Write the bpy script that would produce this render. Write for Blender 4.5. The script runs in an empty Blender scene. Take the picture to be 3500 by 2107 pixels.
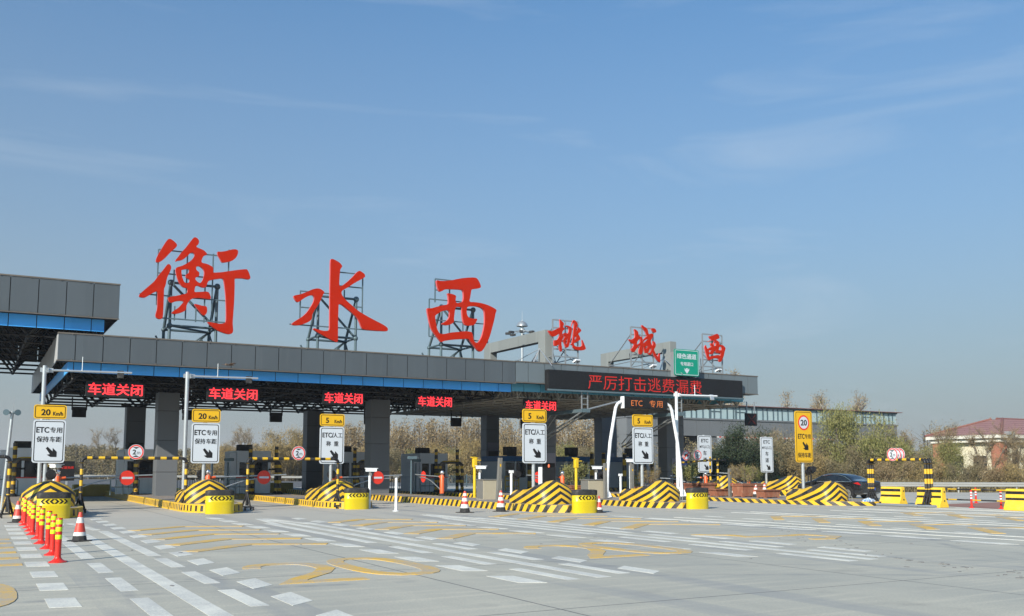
import bpy, bmesh, math, random
from math import sin, cos, pi, radians as R
from mathutils import Vector, Matrix
scene = bpy.context.scene
COL = scene.collection
# ------------------------------------------------------------------ camera
cam_data = bpy.data.cameras.new('camera')
cam = bpy.data.objects.new('camera', cam_data); COL.objects.link(cam)
cam.location = (0, 0, 1.68)
cam.rotation_euler = (pi/2 + R(5.945), 0, -R(29.27))      # x runs along the toll line, y along the lanes
cam_data.sensor_width = 36; cam_data.lens = 33.583
cam_data.shift_y = 0.0607
cam_data.clip_end = 5000
scene.camera = cam
# ------------------------------------------------------------------ light
SUN_EL, SUN_AZ = 28.0, 237.2      # azimuth of the sun, clockwise from +y
sun_data = bpy.data.lights.new('sun', 'SUN'); sun_data.energy = 4.8; sun_data.angle = R(0.5)
sun_data.color = (1.0, 0.92, 0.80)
sun = bpy.data.objects.new('sun', sun_data); COL.objects.link(sun)
sd = Vector((sin(R(SUN_AZ))*cos(R(SUN_EL)), cos(R(SUN_AZ))*cos(R(SUN_EL)), sin(R(SUN_EL))))
sun.rotation_euler = sd.to_track_quat('Z', 'Y').to_euler(); sun.location = sd*60
world = bpy.data.worlds.new('World'); scene.world = world; world.use_nodes = True
wt = world.node_tree; wn = wt.nodes; wl = wt.links
bg = wn['Background']; bg.inputs['Strength'].default_value = 0.102
sky = wn.new('ShaderNodeTexSky'); sky.sky_type = 'NISHITA'; sky.sun_disc = False
sky.sun_elevation = R(SUN_EL); sky.sun_rotation = R(SUN_AZ)
sky.altitude = 0; sky.air_density = 1.15; sky.dust_density = 1.6; sky.ozone_density = 3.2
tc = wn.new('ShaderNodeTexCoord')
# thin cirrus: noise stretched across the sky, mixed in as pale cloud
mp = wn.new('ShaderNodeMapping'); mp.inputs['Rotation'].default_value = (0.12, -0.1, R(-8)); mp.inputs['Scale'].default_value = (1.4, 2.6, 11.0)
nz = wn.new('ShaderNodeTexNoise'); nz.inputs['Scale'].default_value = 1.7; nz.inputs['Detail'].default_value = 7; nz.inputs['Roughness'].default_value = 0.55; nz.inputs['Distortion'].default_value = 0.7
cr = wn.new('ShaderNodeValToRGB'); cr.color_ramp.elements[0].position = 0.555; cr.color_ramp.elements[1].position = 0.85
cr.color_ramp.elements[0].color = (0, 0, 0, 1); cr.color_ramp.elements[1].color = (.26, .26, .26, 1)
wl.new(tc.outputs['Generated'], mp.inputs['Vector']); wl.new(mp.outputs['Vector'], nz.inputs['Vector']); wl.new(nz.outputs['Fac'], cr.inputs['Fac'])
sep = wn.new('ShaderNodeSeparateXYZ'); wl.new(tc.outputs['Generated'], sep.inputs[0])
# the murky layer near the horizon: grey-blue smog that the sky model lacks
hz = wn.new('ShaderNodeValToRGB'); e = hz.color_ramp.elements
e[0].position = 0.0; e[0].color = (.95, .95, .95, 1); e[1].position = .6; e[1].color = (0, 0, 0, 1)
m = e.new(.12); m.color = (.74, .74, .74, 1); m = e.new(.25); m.color = (.5, .5, .5, 1)
wl.new(sep.outputs['Z'], hz.inputs['Fac'])
mixh = wn.new('ShaderNodeMixRGB'); mixh.inputs[2].default_value = (2.78, 2.82, 2.82, 1)
wl.new(hz.outputs['Color'], mixh.inputs[0])
tint = wn.new('ShaderNodeMixRGB'); tint.blend_type = 'MULTIPLY'; tint.inputs[0].default_value = 1; tint.inputs[2].default_value = (.44, .98, 1.24, 1)
wl.new(sky.outputs['Color'], tint.inputs[1]); wl.new(tint.outputs['Color'], mixh.inputs[1])
mixc = wn.new('ShaderNodeMixRGB'); mixc.inputs[2].default_value = (4.6, 5.2, 5.8, 1)
wl.new(cr.outputs['Color'], mixc.inputs[0]); wl.new(mixh.outputs['Color'], mixc.inputs[1]); wl.new(mixc.outputs['Color'], bg.inputs['Color'])
scene.view_settings.view_transform = 'Standard'; scene.view_settings.look = 'None'
scene.view_settings.exposure = 0.45; scene.view_settings.gamma = 1
scene.cycles.max_bounces = 6; scene.cycles.volume_bounces = 0
scene.cycles.use_denoising = True

# ------------------------------------------------------------------ helpers
def tag(o, label=None, cat=None, group=None, kind=None):
    for k, v in (('label', label), ('category', cat), ('group', group), ('kind', kind)):
        if v: o[k] = v
    return o
def thing(name, label, cat, loc=(0, 0, 0), rz=0, group=None):
    o = bpy.data.objects.new(name, None); COL.objects.link(o)
    o.empty_display_size = .2; o.location = loc; o.rotation_euler = (0, 0, rz)
    return tag(o, label, cat, group, 'thing')
def kids(o): return [c for c in KIDS.get(o.name, [])]
KIDS = {}
def link(o, parent=None):
    COL.objects.link(o)
    if parent is not None:
        o.parent = parent; KIDS.setdefault(parent.name, []).append(o)
    return o
def dup(root, loc, rz=None, label=None, group=None):
    r = root.copy(); COL.objects.link(r); r.location = loc
    if rz is not None: r.rotation_euler = (0, 0, rz)
    if label: r['label'] = label
    if group: r['group'] = group
    for ch in kids(root):
        c = ch.copy(); link(c, r)
        for g in kids(ch):
            d = g.copy(); link(d, c)
    return r
def rot(x, y, a): return (x*cos(a)-y*sin(a), x*sin(a)+y*cos(a))
class MB:
    def __init__(s): s.v = []; s.f = []; s.m = []; s.uv = None
    def add(s, vs, fs, mi=0):
        b = len(s.v); s.v += [tuple(p) for p in vs]
        for f in fs: s.f.append([b+i for i in f]); s.m.append(mi)
        return s
    def box(s, x0, x1, y0, y1, z0, z1, mi=0):
        v = [(x0,y0,z0),(x1,y0,z0),(x1,y1,z0),(x0,y1,z0),(x0,y0,z1),(x1,y0,z1),(x1,y1,z1),(x0,y1,z1)]
        return s.add(v, [(3,2,1,0),(4,5,6,7),(0,1,5,4),(1,2,6,5),(2,3,7,6),(3,0,4,7)], mi)
    def rbox(s, c, size, rz=0, mi=0, rx=0):
        M = Matrix.Translation(c) @ Matrix.Rotation(rz, 4, 'Z') @ Matrix.Rotation(rx, 4, 'X')
        a, b, d = size[0]/2, size[1]/2, size[2]/2
        v = [M @ Vector(p) for p in ((-a,-b,-d),(a,-b,-d),(a,b,-d),(-a,b,-d),(-a,-b,d),(a,-b,d),(a,b,d),(-a,b,d))]
        return s.add(v, [(3,2,1,0),(4,5,6,7),(0,1,5,4),(1,2,6,5),(2,3,7,6),(3,0,4,7)], mi)
    def tube(s, pts, r, n=8, mi=0, r2=None):
        P = [Vector(p) for p in pts]; k = len(P); rs = [r + ((r2 if r2 is not None else r)-r)*i/(k-1) for i in range(k)]
        t0 = (P[1]-P[0]).normalized(); a = Vector((0,0,1)) if abs(t0.z) < .9 else Vector((1,0,0))
        u = t0.cross(a).normalized(); vs = []; prev = t0
        for i in range(k):
            t = (P[min(i+1,k-1)]-P[max(i-1,0)]).normalized()
            q = prev.rotation_difference(t); u = (q @ u); u = (u - t*u.dot(t)).normalized(); prev = t; w = t.cross(u)
            for j in range(n):
                an = 2*pi*j/n; vs.append(P[i] + (u*cos(an)+w*sin(an))*rs[i])
        fs = []
        for i in range(k-1):
            for j in range(n): fs.append((i*n+j, i*n+(j+1)%n, (i+1)*n+(j+1)%n, (i+1)*n+j))
        fs.append(tuple(range(n-1,-1,-1))); fs.append(tuple((k-1)*n+j for j in range(n)))
        return s.add(vs, fs, mi)
    def lathe(s, prof, n=16, c=(0,0,0), mi=0, sx=1, sy=1, cap=True):
        vs = []; fs = []; k = len(prof)
        for r, z in prof:
            for j in range(n):
                a = 2*pi*j/n; vs.append((c[0]+r*cos(a)*sx, c[1]+r*sin(a)*sy, c[2]+z))
        for i in range(k-1):
            for j in range(n): fs.append((i*n+j, i*n+(j+1)%n, (i+1)*n+(j+1)%n, (i+1)*n+j))
        if cap: fs.append(tuple(range(n-1,-1,-1))); fs.append(tuple((k-1)*n+j for j in range(n)))
        return s.add(vs, fs, mi)
    def ball(s, c, r, n=10, mi=0):
        return s.lathe([(max(r*sin(pi*i/n), .0005), -r*cos(pi*i/n)) for i in range(n+1)], n+2, c, mi)
    def extr(s, poly, y0, y1, mi=0):            # outline in x-z, thickness along y
        n = len(poly); v = [(x,y0,z) for x,z in poly]+[(x,y1,z) for x,z in poly]
        return s.add(v, [tuple(range(n)), tuple(range(2*n-1,n-1,-1))]+[((i+1)%n, i, n+i, n+(i+1)%n) for i in range(n)], mi)
    def slab(s, poly, z0, z1, mi=0):            # outline in x-y, thickness along z
        n = len(poly); v = [(x,y,z0) for x,y in poly]+[(x,y,z1) for x,y in poly]
        return s.add(v, [tuple(range(n-1,-1,-1)), tuple(range(n,2*n))]+[(i, (i+1)%n, n+(i+1)%n, n+i) for i in range(n)], mi)
    def flat(s, poly, z, mi=0):
        if 0 < z < .02:                         # a coat of paint: give it its edge, so that no gap shows below it
            n = len(poly); return s.add([(x,y,z) for x,y in poly]+[(x,y,-.002) for x,y in poly], [tuple(range(n))]+[(i, (i+1)%n, n+(i+1)%n, n+i) for i in range(n)], mi)
        return s.add([(x,y,z) for x,y in poly], [tuple(range(len(poly)))], mi)
    def build_each(s, name, mats, parent=None, smooth=None, bevel=None):
        """one object per separate piece"""
        par = list(range(len(s.v)))
        def find(a):
            while par[a] != a: par[a] = par[par[a]]; a = par[a]
            return a
        for f in s.f:
            for i in f[1:]: par[find(i)] = find(f[0])
        isl = {}
        for i in range(len(s.v)): isl.setdefault(find(i), []).append(i)
        box = {k: ([min(s.v[i][a] for i in q) for a in range(3)], [max(s.v[i][a] for i in q) for a in range(3)]) for k, q in isl.items()}
        ks = list(isl); g = {k: k for k in ks}
        def root(k):
            while g[k] != k: k = g[k]
            return k
        for n, a in enumerate(ks):
            for b in ks[n+1:]:
                (la, ha), (lb, hb) = box[a], box[b]
                gap = math.sqrt(sum(max(0, la[i]-hb[i], lb[i]-ha[i])**2 for i in range(3))); sz = max(max(ha[i]-la[i] for i in range(3)), max(hb[i]-lb[i] for i in range(3)))
                if gap <= max(.02, .5*sz): g[root(a)] = root(b)
        out = {}
        for f, m in zip(s.f, s.m): out.setdefault(root(find(f[0])), []).append((f, m))
        obs = []
        for fs in out.values():
            mb = MB(); mp = {}
            for f, m in fs:
                for i in f:
                    if i not in mp: mp[i] = len(mb.v); mb.v.append(s.v[i])
                mb.f.append([mp[i] for i in f]); mb.m.append(m)
            obs.append(mb.build(name, mats, parent, smooth, bevel))
        return obs
    def build(s, name, mats, parent=None, smooth=None, bevel=None):
        me = bpy.data.meshes.new(name); me.from_pydata(s.v, [], s.f)
        mats = mats if isinstance(mats, (list, tuple)) else [mats]
        for q in mats: me.materials.append(q)
        if len(mats) > 1: me.polygons.foreach_set('material_index', s.m)
        if s.uv:
            l = me.uv_layers.new(name='UVMap')
            for i, q in enumerate(s.uv): l.data[i].uv = q
        me.update()
        bm = bmesh.new(); bm.from_mesh(me)
        if not s.uv: bmesh.ops.recalc_face_normals(bm, faces=bm.faces)
        bm.to_mesh(me); bm.free()
        if smooth is not None:
            me.polygons.foreach_set('use_smooth', [True]*len(me.polygons)); me.set_sharp_from_angle(angle=R(smooth))
        o = bpy.data.objects.new(name, me); link(o, parent)
        if bevel:
            b = o.modifiers.new('bevel', 'BEVEL'); b.width = bevel; b.segments = 2; b.limit_method = 'ANGLE'
        return o
def arc(cx, cz, r, a0, a1, n=6): return [(cx+r*cos(a0+(a1-a0)*i/n), cz+r*sin(a0+(a1-a0)*i/n)) for i in range(n+1)]
def rrect(x0, x1, z0, z1, r, n=5):
    return arc(x1-r,z1-r,r,0,pi/2,n)+arc(x0+r,z1-r,r,pi/2,pi,n)+arc(x0+r,z0+r,r,pi,1.5*pi,n)+arc(x1-r,z0+r,r,1.5*pi,2*pi,n)
def ring(mb, outer, inner, y, mi=0):
    n = len(outer); v = [(x,y,z) for x,z in outer]+[(x,y,z) for x,z in inner]
    mb.add(v, [(i,(i+1)%n,n+(i+1)%n,n+i) for i in range(n)], mi)
_tc = {}
def glyphs(body, bold=0.0):
    k = (body, bold)
    if k not in _tc:
        c = bpy.data.curves.new('t', 'FONT'); c.body = body; c.size = 1; c.resolution_u = 3; c.offset = bold
        o = bpy.data.objects.new('t', c); COL.objects.link(o); bpy.context.view_layer.update()
        me = bpy.data.meshes.new_from_object(o.evaluated_get(bpy.context.evaluated_depsgraph_get()))
        vs = [tuple(v.co) for v in me.vertices]; fs = [tuple(p.vertices) for p in me.polygons]
        bpy.data.objects.remove(o); bpy.data.curves.remove(c); bpy.data.meshes.remove(me)
        _tc[k] = (vs, fs)
    return _tc[k]
def text(mb, body, cx, cz, y, h=None, w=None, mi=0, bold=.012):
    if bold > 0 and body.isascii(): bold = .020
    vs, fs = glyphs(body, bold)
    x0 = min(v[0] for v in vs); x1 = max(v[0] for v in vs); z0 = min(v[1] for v in vs); z1 = max(v[1] for v in vs)
    sz = h/(z1-z0) if h else w/(x1-x0); sx = w/(x1-x0) if w else sz
    for dx, dy in (((-.012, 0), (.012, -.0012)) if bold > 0 else ((0, 0),)):      # struck twice for a heavier weight
        mb.add([(cx+dx*sz+(v[0]-(x0+x1)/2)*sx, y+dy, cz+(v[1]-(z0+z1)/2)*sz) for v in vs], fs, mi)

# ------------------------------------------------------------------ materials
class NT:
    def __init__(s, name):
        s.m = bpy.data.materials.new(name); s.m.use_nodes = True
        s.t = s.m.node_tree; s.n = s.t.nodes; s.b = s.n['Principled BSDF']
    def new(s, t, **kw):
        n = s.n.new('ShaderNode'+t)
        for k, v in kw.items():
            if hasattr(n, k): setattr(n, k, v)
            else: n.inputs[k.replace('_', ' ')].default_value = v
        return n
    def link(s, a, b): s.t.links.new(a, b)
    def set(s, sock, v):
        if hasattr(v, 'links') or hasattr(v, 'is_linked'): s.link(v, sock)
        else: sock.default_value = v
    def math(s, op, a, b=0.0, c=None):
        n = s.n.new('ShaderNodeMath'); n.operation = op
        s.set(n.inputs[0], a); s.set(n.inputs[1], b)
        if c is not None: s.set(n.inputs[2], c)
        return n.outputs[0]
    def mix(s, f, a, b, mode='MIX'):
        n = s.n.new('ShaderNodeMixRGB'); n.blend_type = mode
        for i, v in enumerate((f, a, b)):
            if i and isinstance(v, (tuple, list)): v = (*v[:3], 1)
            s.set(n.inputs[i], v)
        return n.outputs[0]
    def coord(s, kind='Object'): return s.n.new('ShaderNodeTexCoord').outputs[kind]
    def xyz(s, v):
        n = s.n.new('ShaderNodeSeparateXYZ'); s.link(v, n.inputs[0]); return n.outputs
    def noise(s, v, scale, detail=4, rough=.55, sc=None):
        if sc:
            m = s.n.new('ShaderNodeMapping'); m.inputs['Scale'].default_value = sc[:3]
            if len(sc) > 3: m.inputs['Rotation'].default_value = (0, 0, sc[3])
            s.link(v, m.inputs['Vector']); v = m.outputs[0]
        n = s.n.new('ShaderNodeTexNoise'); n.inputs['Scale'].default_value = scale; n.inputs['Detail'].default_value = detail; n.inputs['Roughness'].default_value = rough
        s.link(v, n.inputs['Vector']); return n.outputs['Fac']
    def ramp(s, f, pts):
        n = s.n.new('ShaderNodeValToRGB'); e = n.color_ramp.elements
        while len(e) < len(pts): e.new(.5)
        for q, (p, c) in zip(e, pts):
            q.position = p; q.color = (*c[:3], 1) if isinstance(c, (tuple, list)) else (c, c, c, 1)
        s.link(f, n.inputs[0]); return n.outputs[0]
    def bump(s, h, strength=.2, dist=.02):
        n = s.n.new('ShaderNodeBump'); n.inputs['Strength'].default_value = strength; n.inputs['Distance'].default_value = dist
        s.link(h, n.inputs['Height']); s.link(n.outputs[0], s.b.inputs['Normal'])
    def done(s, col, rough=.6, metal=0.0, spec=None):
        if isinstance(col, (tuple, list)): col = (*col[:3], 1)
        s.set(s.b.inputs['Base Color'], col); s.set(s.b.inputs['Roughness'], rough); s.b.inputs['Metallic'].default_value = metal
        if spec is not None: s.b.inputs['Specular IOR Level'].default_value = spec
        return s.m
def paint(name, c, rough=.5, metal=0.0, var=.18, scale=1.6, dirt=(.25, .22, .18), dirt_amt=.25):
    """a painted or plain surface with faint mottling and patches of dust"""
    t = NT(name); v = t.coord()
    a = t.noise(v, scale, 5, .6); b = t.noise(v, scale*7, 3)
    dark = tuple(x*(1-var) for x in c); lite = tuple(min(1, x*(1+var*.6)) for x in c)
    col = t.mix(a, dark, lite)
    d = t.ramp(t.math('MULTIPLY_ADD', b, .35, t.math('MULTIPLY', a, .65)), [(.5, 0), (.78, dirt_amt)])
    col = t.mix(d, col, dirt)
    rg = t.math('MULTIPLY_ADD', b, .25, rough-.12)
    return t.done(col, rg, metal, .5 if max(c) > .3 else .25)
def emit(name, c, s):
    t = NT(name); t.b.inputs['Emission Color'].default_value = (*c, 1); t.b.inputs['Emission Strength'].default_value = s
    return t.done(tuple(x*.3 for x in c), .5)
def stripes(name, c1, c2, vec, period, duty=.5, off=0.0, rough=.45, absx=0.0, uv=False, extra=None, scuff=.35):
    """two-colour bands across the direction vec (object space), with scuffed, dusty paint"""
    t = NT(name); v = t.coord('UV' if uv else 'Object'); x, y, z = t.xyz(v)
    f = t.math('MULTIPLY_ADD', x, vec[0], t.math('MULTIPLY_ADD', y, vec[1], t.math('MULTIPLY_ADD', z, vec[2], off)))
    if absx: f = t.math('MULTIPLY_ADD', t.math('ABSOLUTE', x), absx, f)
    f = t.math('FRACT', t.math('DIVIDE', f, period)); f = t.math('GREATER_THAN', f, duty)
    if extra: f = t.math('MULTIPLY', f, t.math('MULTIPLY', t.math('GREATER_THAN', y, extra[0]), t.math('LESS_THAN', y, extra[1])))
    col = t.mix(f, c1, c2)
    o = t.coord()
    a = t.noise(o, 2.2, 6, .65); g = t.noise(o, 14, 4, .7)
    col = t.mix(t.ramp(a, [(.48, 0), (.75, scuff)]), col, (.32, .26, .17))
    col = t.mix(t.ramp(g, [(.62, 0), (.8, scuff*.8)]), col, (.36, .33, .28))
    return t.done(col, t.math('MULTIPLY_ADD', g, .3, rough-.1))
YEL = (.66, .40, .014); BLK = (.016, .016, .018); RED = (.62, .028, .014); WHT = (.74, .74, .72)
M = {}
def build_mats():
    # concrete apron: trowel streaks, stains, dark sawn joints
    t = NT('concrete'); v = t.coord(); x, y, z = t.xyz(v)
    a = t.noise(v, .22, 6, .6); b = t.noise(v, 1.0, 6, .65, (1.6, .16, 1, .32)); c = t.noise(v, 30, 4, .7); d = t.noise(v, .9, 5, .6)
    b2 = t.noise(v, 1.0, 5, .6, (.3, 4.0, 1, .05))
    col = t.mix(b, (.395, .375, .31), (.585, .55, .44))
    col = t.mix(t.ramp(a, [(.36, .75), (.62, 0)]), col, (.35, .345, .30))
    col = t.mix(t.ramp(b2, [(.50, 0), (.70, .7)]), col, (.60, .55, .435))
    col = t.mix(t.ramp(d, [(.58, 0), (.72, .5)]), col, (.27, .255, .22))
    col = t.mix(t.ramp(c, [(.40, .35), (.62, 0)]), col, (.22, .23, .24))
    far = t.ramp(t.math('DIVIDE', y, 60.0), [(.35, 0), (.62, .75)])       # sandy dust lies on the older slabs by the islands
    col = t.mix(far, col, t.mix(c, (.40, .375, .33), (.50, .47, .42)))
    # each slab was poured on its own day: small tone steps
    cell = t.new('TexWhiteNoise'); cell.noise_dimensions = '2D'; cv = t.new('CombineXYZ')
    t.link(t.math('FLOOR', t.math('DIVIDE', t.math('ADD', x, 6.02), 6.15)), cv.inputs[0]); t.link(t.math('FLOOR', t.math('DIVIDE', t.math('ADD', y, .4), 5.2)), cv.inputs[1]); t.link(cv.outputs[0], cell.inputs['Vector'])
    col = t.mix(t.math('MULTIPLY', cell.outputs['Value'], .22), col, (.36, .345, .29))
    # wheel-darkened lanes and a few turning scrubs
    lane = t.math('ABSOLUTE', t.math('SUBTRACT', t.math('FRACT', t.math('DIVIDE', t.math('ADD', x, .5), 6.15)), .5)); brk = t.noise(v, .5, 5, .6, (3, .35, 1))
    col = t.mix(t.math('MULTIPLY', t.math('LESS_THAN', t.math('ABSOLUTE', t.math('SUBTRACT', lane, .14)), .05), t.ramp(brk, [(.40, 0), (.60, .5)])), col, (.255, .26, .265))
    for ax, ay, ar in ((30, 22, 17.2), (30, 22, 15.5), (2, -6, 21.5), (2, -6, 19.9), (34, 2, 17.6), (34, 2, 19.2)):
        dd = t.math('POWER', t.math('ADD', t.math('POWER', t.math('SUBTRACT', x, ax), 2), t.math('POWER', t.math('SUBTRACT', y, ay), 2)), .5)
        f = t.math('SUBTRACT', 1.0, t.math('MULTIPLY', t.math('ABSOLUTE', t.math('SUBTRACT', dd, ar)), 5.5)); f = t.math('MULTIPLY', t.math('MAXIMUM', f, 0.0), t.ramp(brk, [(.42, 0), (.66, .7)]))
        col = t.mix(f, col, (.20, .205, .21))
    wob = t.math('MULTIPLY_ADD', d, .05, -.025)
    def joint(q, per, off, w):
        f = t.math('ABSOLUTE', t.math('SUBTRACT', t.math('FRACT', t.math('DIVIDE', t.math('ADD', t.math('ADD', q, wob), off), per)), .5))
        return t.math('LESS_THAN', f, w/per)
    j = t.math('MAXIMUM', joint(x, 6.15, 6.15/2-.13, .016), joint(y, 5.2, 5.2/2+.4, .016))
    col = t.mix(t.math('MULTIPLY', j, .85), col, (.10, .10, .10))
    sp = t.noise(v, 3.3, 8, .75); col = t.mix(t.ramp(sp, [(.70, 0), (.74, .6)]), col, (.12, .12, .125))
    col = t.mix(t.ramp(t.noise(v, 5.1, 8, .8), [(.70, 0), (.735, .55)]), col, (.55, .55, .53))
    t.bump(c, .12, .01)
    M['concrete'] = t.done(col, t.math('MULTIPLY_ADD', a, .2, .62), 0, .3)
    t = NT('dry_earth'); v = t.coord(); a = t.noise(v, .15, 6, .6); c = t.noise(v, 6, 5, .7)
    col = t.mix(a, (.10, .085, .05), (.20, .17, .10)); col = t.mix(t.ramp(c, [(.4, .6), (.7, 0)]), col, (.07, .075, .035))
    t.bump(c, .5, .1); M['earth'] = t.done(col, .95, 0, .1)
    t = NT('asphalt'); v = t.coord(); a = t.noise(v, .3, 5); c = t.noise(v, 40, 3)
    M['asphalt'] = t.done(t.mix(a, t.mix(c, (.07, .072, .078), (.10, .10, .105)), (.13, .13, .13)), .85, 0, .3)
    t = NT('red_paving'); v = t.coord(); a = t.noise(v, 1.2, 6, .65)
    M['redpave'] = t.done(t.mix(a, (.24, .11, .085), (.32, .2, .165)), .9, 0, .2)
    def marking(name, c, worn):
        t = NT(name); v = t.coord(); a = t.noise(v, 1.1, 6, .65); g = t.noise(v, 26, 5, .75)
        w = t.math('MULTIPLY_ADD', g, .5, t.math('MULTIPLY', a, .5))
        col = t.mix(t.ramp(w, [(.43, 0), (.58, worn)]), c, (.34, .345, .345))
        return t.done(col, .7, 0, .3)
    M['wmark'] = marking('white_road_paint', (.68, .665, .59), .62); M['wmark2'] = marking('dusty_road_paint', (.70, .68, .60), .45)
    M['ymark'] = marking('yellow_road_paint', (.66, .40, .06), .8)
    M['oil'] = paint('oil_stain', (.19, .185, .18), .8)
    M['joint'] = paint('sealant', (.09, .09, .09), .8)
    def cladding(name, c, rough, seam):
        t = NT(name); v = t.coord(); x, y, z = t.xyz(v); a = t.noise(v, .5, 4); g = t.noise(v, 1.0, 5, .6, (5, 5, .5))
        per = t.new('TexWhiteNoise'); per.noise_dimensions = '1D'
        t.link(t.math('FLOOR', t.math('DIVIDE', t.math('ADD', x, y), seam)), per.inputs['W'])
        col = t.mix(a, tuple(q*.88 for q in c), tuple(q*1.1 for q in c))
        col = t.mix(t.math('MULTIPLY', per.outputs['Value'], .5), col, tuple(q*1.22 for q in c))
        col = t.mix(t.ramp(g, [(.55, 0), (.85, .12)]), col, (.20, .21, .21))
        return t.done(col, rough, 0, .4)
    M['fascia'] = cladding('dark_grey_panel', (.068, .082, .095), .5, 1.16)
    M['fascia_old'] = cladding('pale_grey_panel', (.115, .142, .16), .5, 1.1)
    M['portal'] = cladding('light_grey_panel', (.20, .215, .21), .5, 1.2)
    M['blue'] = cladding('blue_panel', (.07, .42, .98), .4, 1.16)
    M['blue_old'] = cladding('teal_panel', (.09, .34, .48), .5, 1.1)
    M['column'] = cladding('column_panel', (.125, .135, .148), .45, 1.5)
    M['booth'] = cladding('booth_panel', (.60, .64, .70), .45, 1.0)
    M['booth_old'] = cladding('old_booth_panel', (.50, .54, .58), .5, 1.0)
    M['silver'] = cladding('silver_panel', (.42, .43, .44), .4, .6)
    M['seam'] = paint('seam_shadow_gap', (.02, .02, .022), .7)
    M['trim'] = paint('fascia_trim', (.13, .115, .10), .5)
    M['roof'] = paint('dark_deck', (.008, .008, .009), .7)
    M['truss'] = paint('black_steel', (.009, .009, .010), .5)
    M['truss_old'] = paint('beige_steel', (.30, .28, .24), .55)
    M['teal_steel'] = paint('blue_grey_steel', (.10, .15, .175), .45, .2)
    M['zinc'] = paint('zinc_pipe', (.34, .37, .39), .4, .5)
    M['galv'] = paint('galvanised_steel', (.55, .58, .60), .32, .6, .25, 4)
    M['rail'] = paint('dull_rail', (.36, .36, .34), .5, .4)
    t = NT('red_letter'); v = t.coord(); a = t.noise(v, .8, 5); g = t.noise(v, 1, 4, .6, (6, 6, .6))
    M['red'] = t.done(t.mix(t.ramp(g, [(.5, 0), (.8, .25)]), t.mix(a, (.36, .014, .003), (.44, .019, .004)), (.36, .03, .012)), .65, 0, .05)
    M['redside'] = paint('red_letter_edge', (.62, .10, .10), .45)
    M['white'] = paint('white_paint', (.74, .76, .78), .4, 0, .08, 2, (.5, .47, .42), .25)
    M['signwhite'] = paint('reflective_white', (.54, .58, .63), .35, 0, .06, 1.5, (.5, .5, .5), .2)
    M['signyellow'] = paint('reflective_yellow', (.70, .40, .008), .35, 0, .06, 1.5, (.5, .35, .1), .2)
    M['signgreen'] = paint('reflective_green', (.003, .24, .16), .35, 0, .06, 1.5, (.1, .25, .2), .2)
    M['signred'] = paint('reflective_red', (.70, .035, .018), .35, 0, .06, 2, (.4, .1, .08), .2)
    M['ink'] = paint('black_ink', (.012, .012, .013), .5, 0, .05, 2, (.1, .1, .1), .1)
    M['black'] = paint('black_paint', BLK, .45, 0, .2, 3, (.12, .11, .1), .4)
    M['rubber'] = paint('black_rubber', (.03, .03, .031), .75, 0, .25, 3, (.22, .2, .17), .5)
    M['yellow'] = paint('yellow_paint', (.72, .47, .012), .42, 0, .12, 2.5, (.42, .34, .14), .45)
    M['drum'] = paint('yellow_drum_plastic', (.66, .50, .006), .38, 0, .1, 2.2, (.4, .33, .14), .4)
    M['barrier'] = paint('yellow_barrier_paint', (.76, .50, .03), .6, 0, .1, 2.4, (.5, .42, .24), .5)
    M['orange'] = paint('orange_paint', (.76, .12, .03), .4, 0, .12, 3)
    M['conered'] = paint('cone_red', (.58, .05, .03), .5, 0, .15, 6, (.35, .2, .16), .6)
    M['bollred'] = paint('bollard_red', (.66, .022, .012), .4, 0, .1, 5, (.4, .15, .1), .3)
    M['fluor'] = paint('fluorescent_tape', (.62, .82, .01), .4, 0, .06, 4)
    M['cloth'] = paint('cone_white', (.66, .66, .63), .5, 0, .15, 6, (.35, .32, .28), .6)
    M['led'] = paint('led_housing', (.012, .012, .013), .55, 0, .15, 3, (.05, .05, .05), .3)
    M['ledface'] = paint('led_face', (.010, .011, .013), .6, 0, .2, 8, (.05, .05, .05), .3)
    M['ledred'] = emit('led_red', (1.0, .035, .045), 1.25); M['ledred2'] = emit('led_dull_red', (1.0, .028, .012), .22); M['ledorange'] = emit('led_orange', (1.0, .27, .06), .42)
    M['chrome'] = paint('polished_steel', (.75, .75, .75), .15, .9, .05)
    M['brushed'] = paint('brushed_steel', (.24, .235, .22), .42, .4, .15, 3)
    M['beige'] = paint('beige_cabinet', (.42, .37, .27), .5)
    t = NT('dark_glass'); M['glass'] = t.done((.012, .016, .02), .08, 0, .6)
    t = NT('window_glass'); v = t.coord(); M['pane'] = t.done(t.mix(t.noise(v, .5, 4), (.24, .36, .40), (.46, .56, .57)), .12, 0, .7)
    t = NT('planter_wood'); v = t.coord(); x, y, z = t.xyz(v); a = t.noise(v, 1, 5, .6, (22, 22, 1.2)); b = t.noise(v, 2.5, 5, .6)
    pl = t.math('GREATER_THAN', t.math('FRACT', t.math('MULTIPLY', t.math('ADD', x, y), 9.0)), .08)
    col = t.mix(a, (.20, .065, .035), (.36, .14, .075)); col = t.mix(t.ramp(b, [(.5, 0), (.75, .6)]), col, (.42, .27, .18))
    M['wood'] = t.done(t.mix(pl, (.05, .02, .015), col), .8)
    M['soil'] = paint('soil', (.08, .06, .04), .95)
    t = NT('car_black'); v = t.coord(); M['carblack'] = t.done(t.mix(t.noise(v, 2, 4), (.006, .006, .007), (.014, .014, .015)), .12, 0, .6)
    t.b.inputs['Coat Weight'].default_value = .8; t.b.inputs['Coat Roughness'].default_value = .04
    t = NT('car_blue_grey'); v = t.coord(); M['carblue'] = t.done(t.mix(t.noise(v, 2, 4), (.09, .12, .16), (.13, .16, .2)), .2, .4, .6)
    M['plastic'] = paint('black_plastic', (.02, .02, .021), .6)
    M['tail'] = paint('tail_light_red', (.45, .012, .01), .2)
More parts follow.
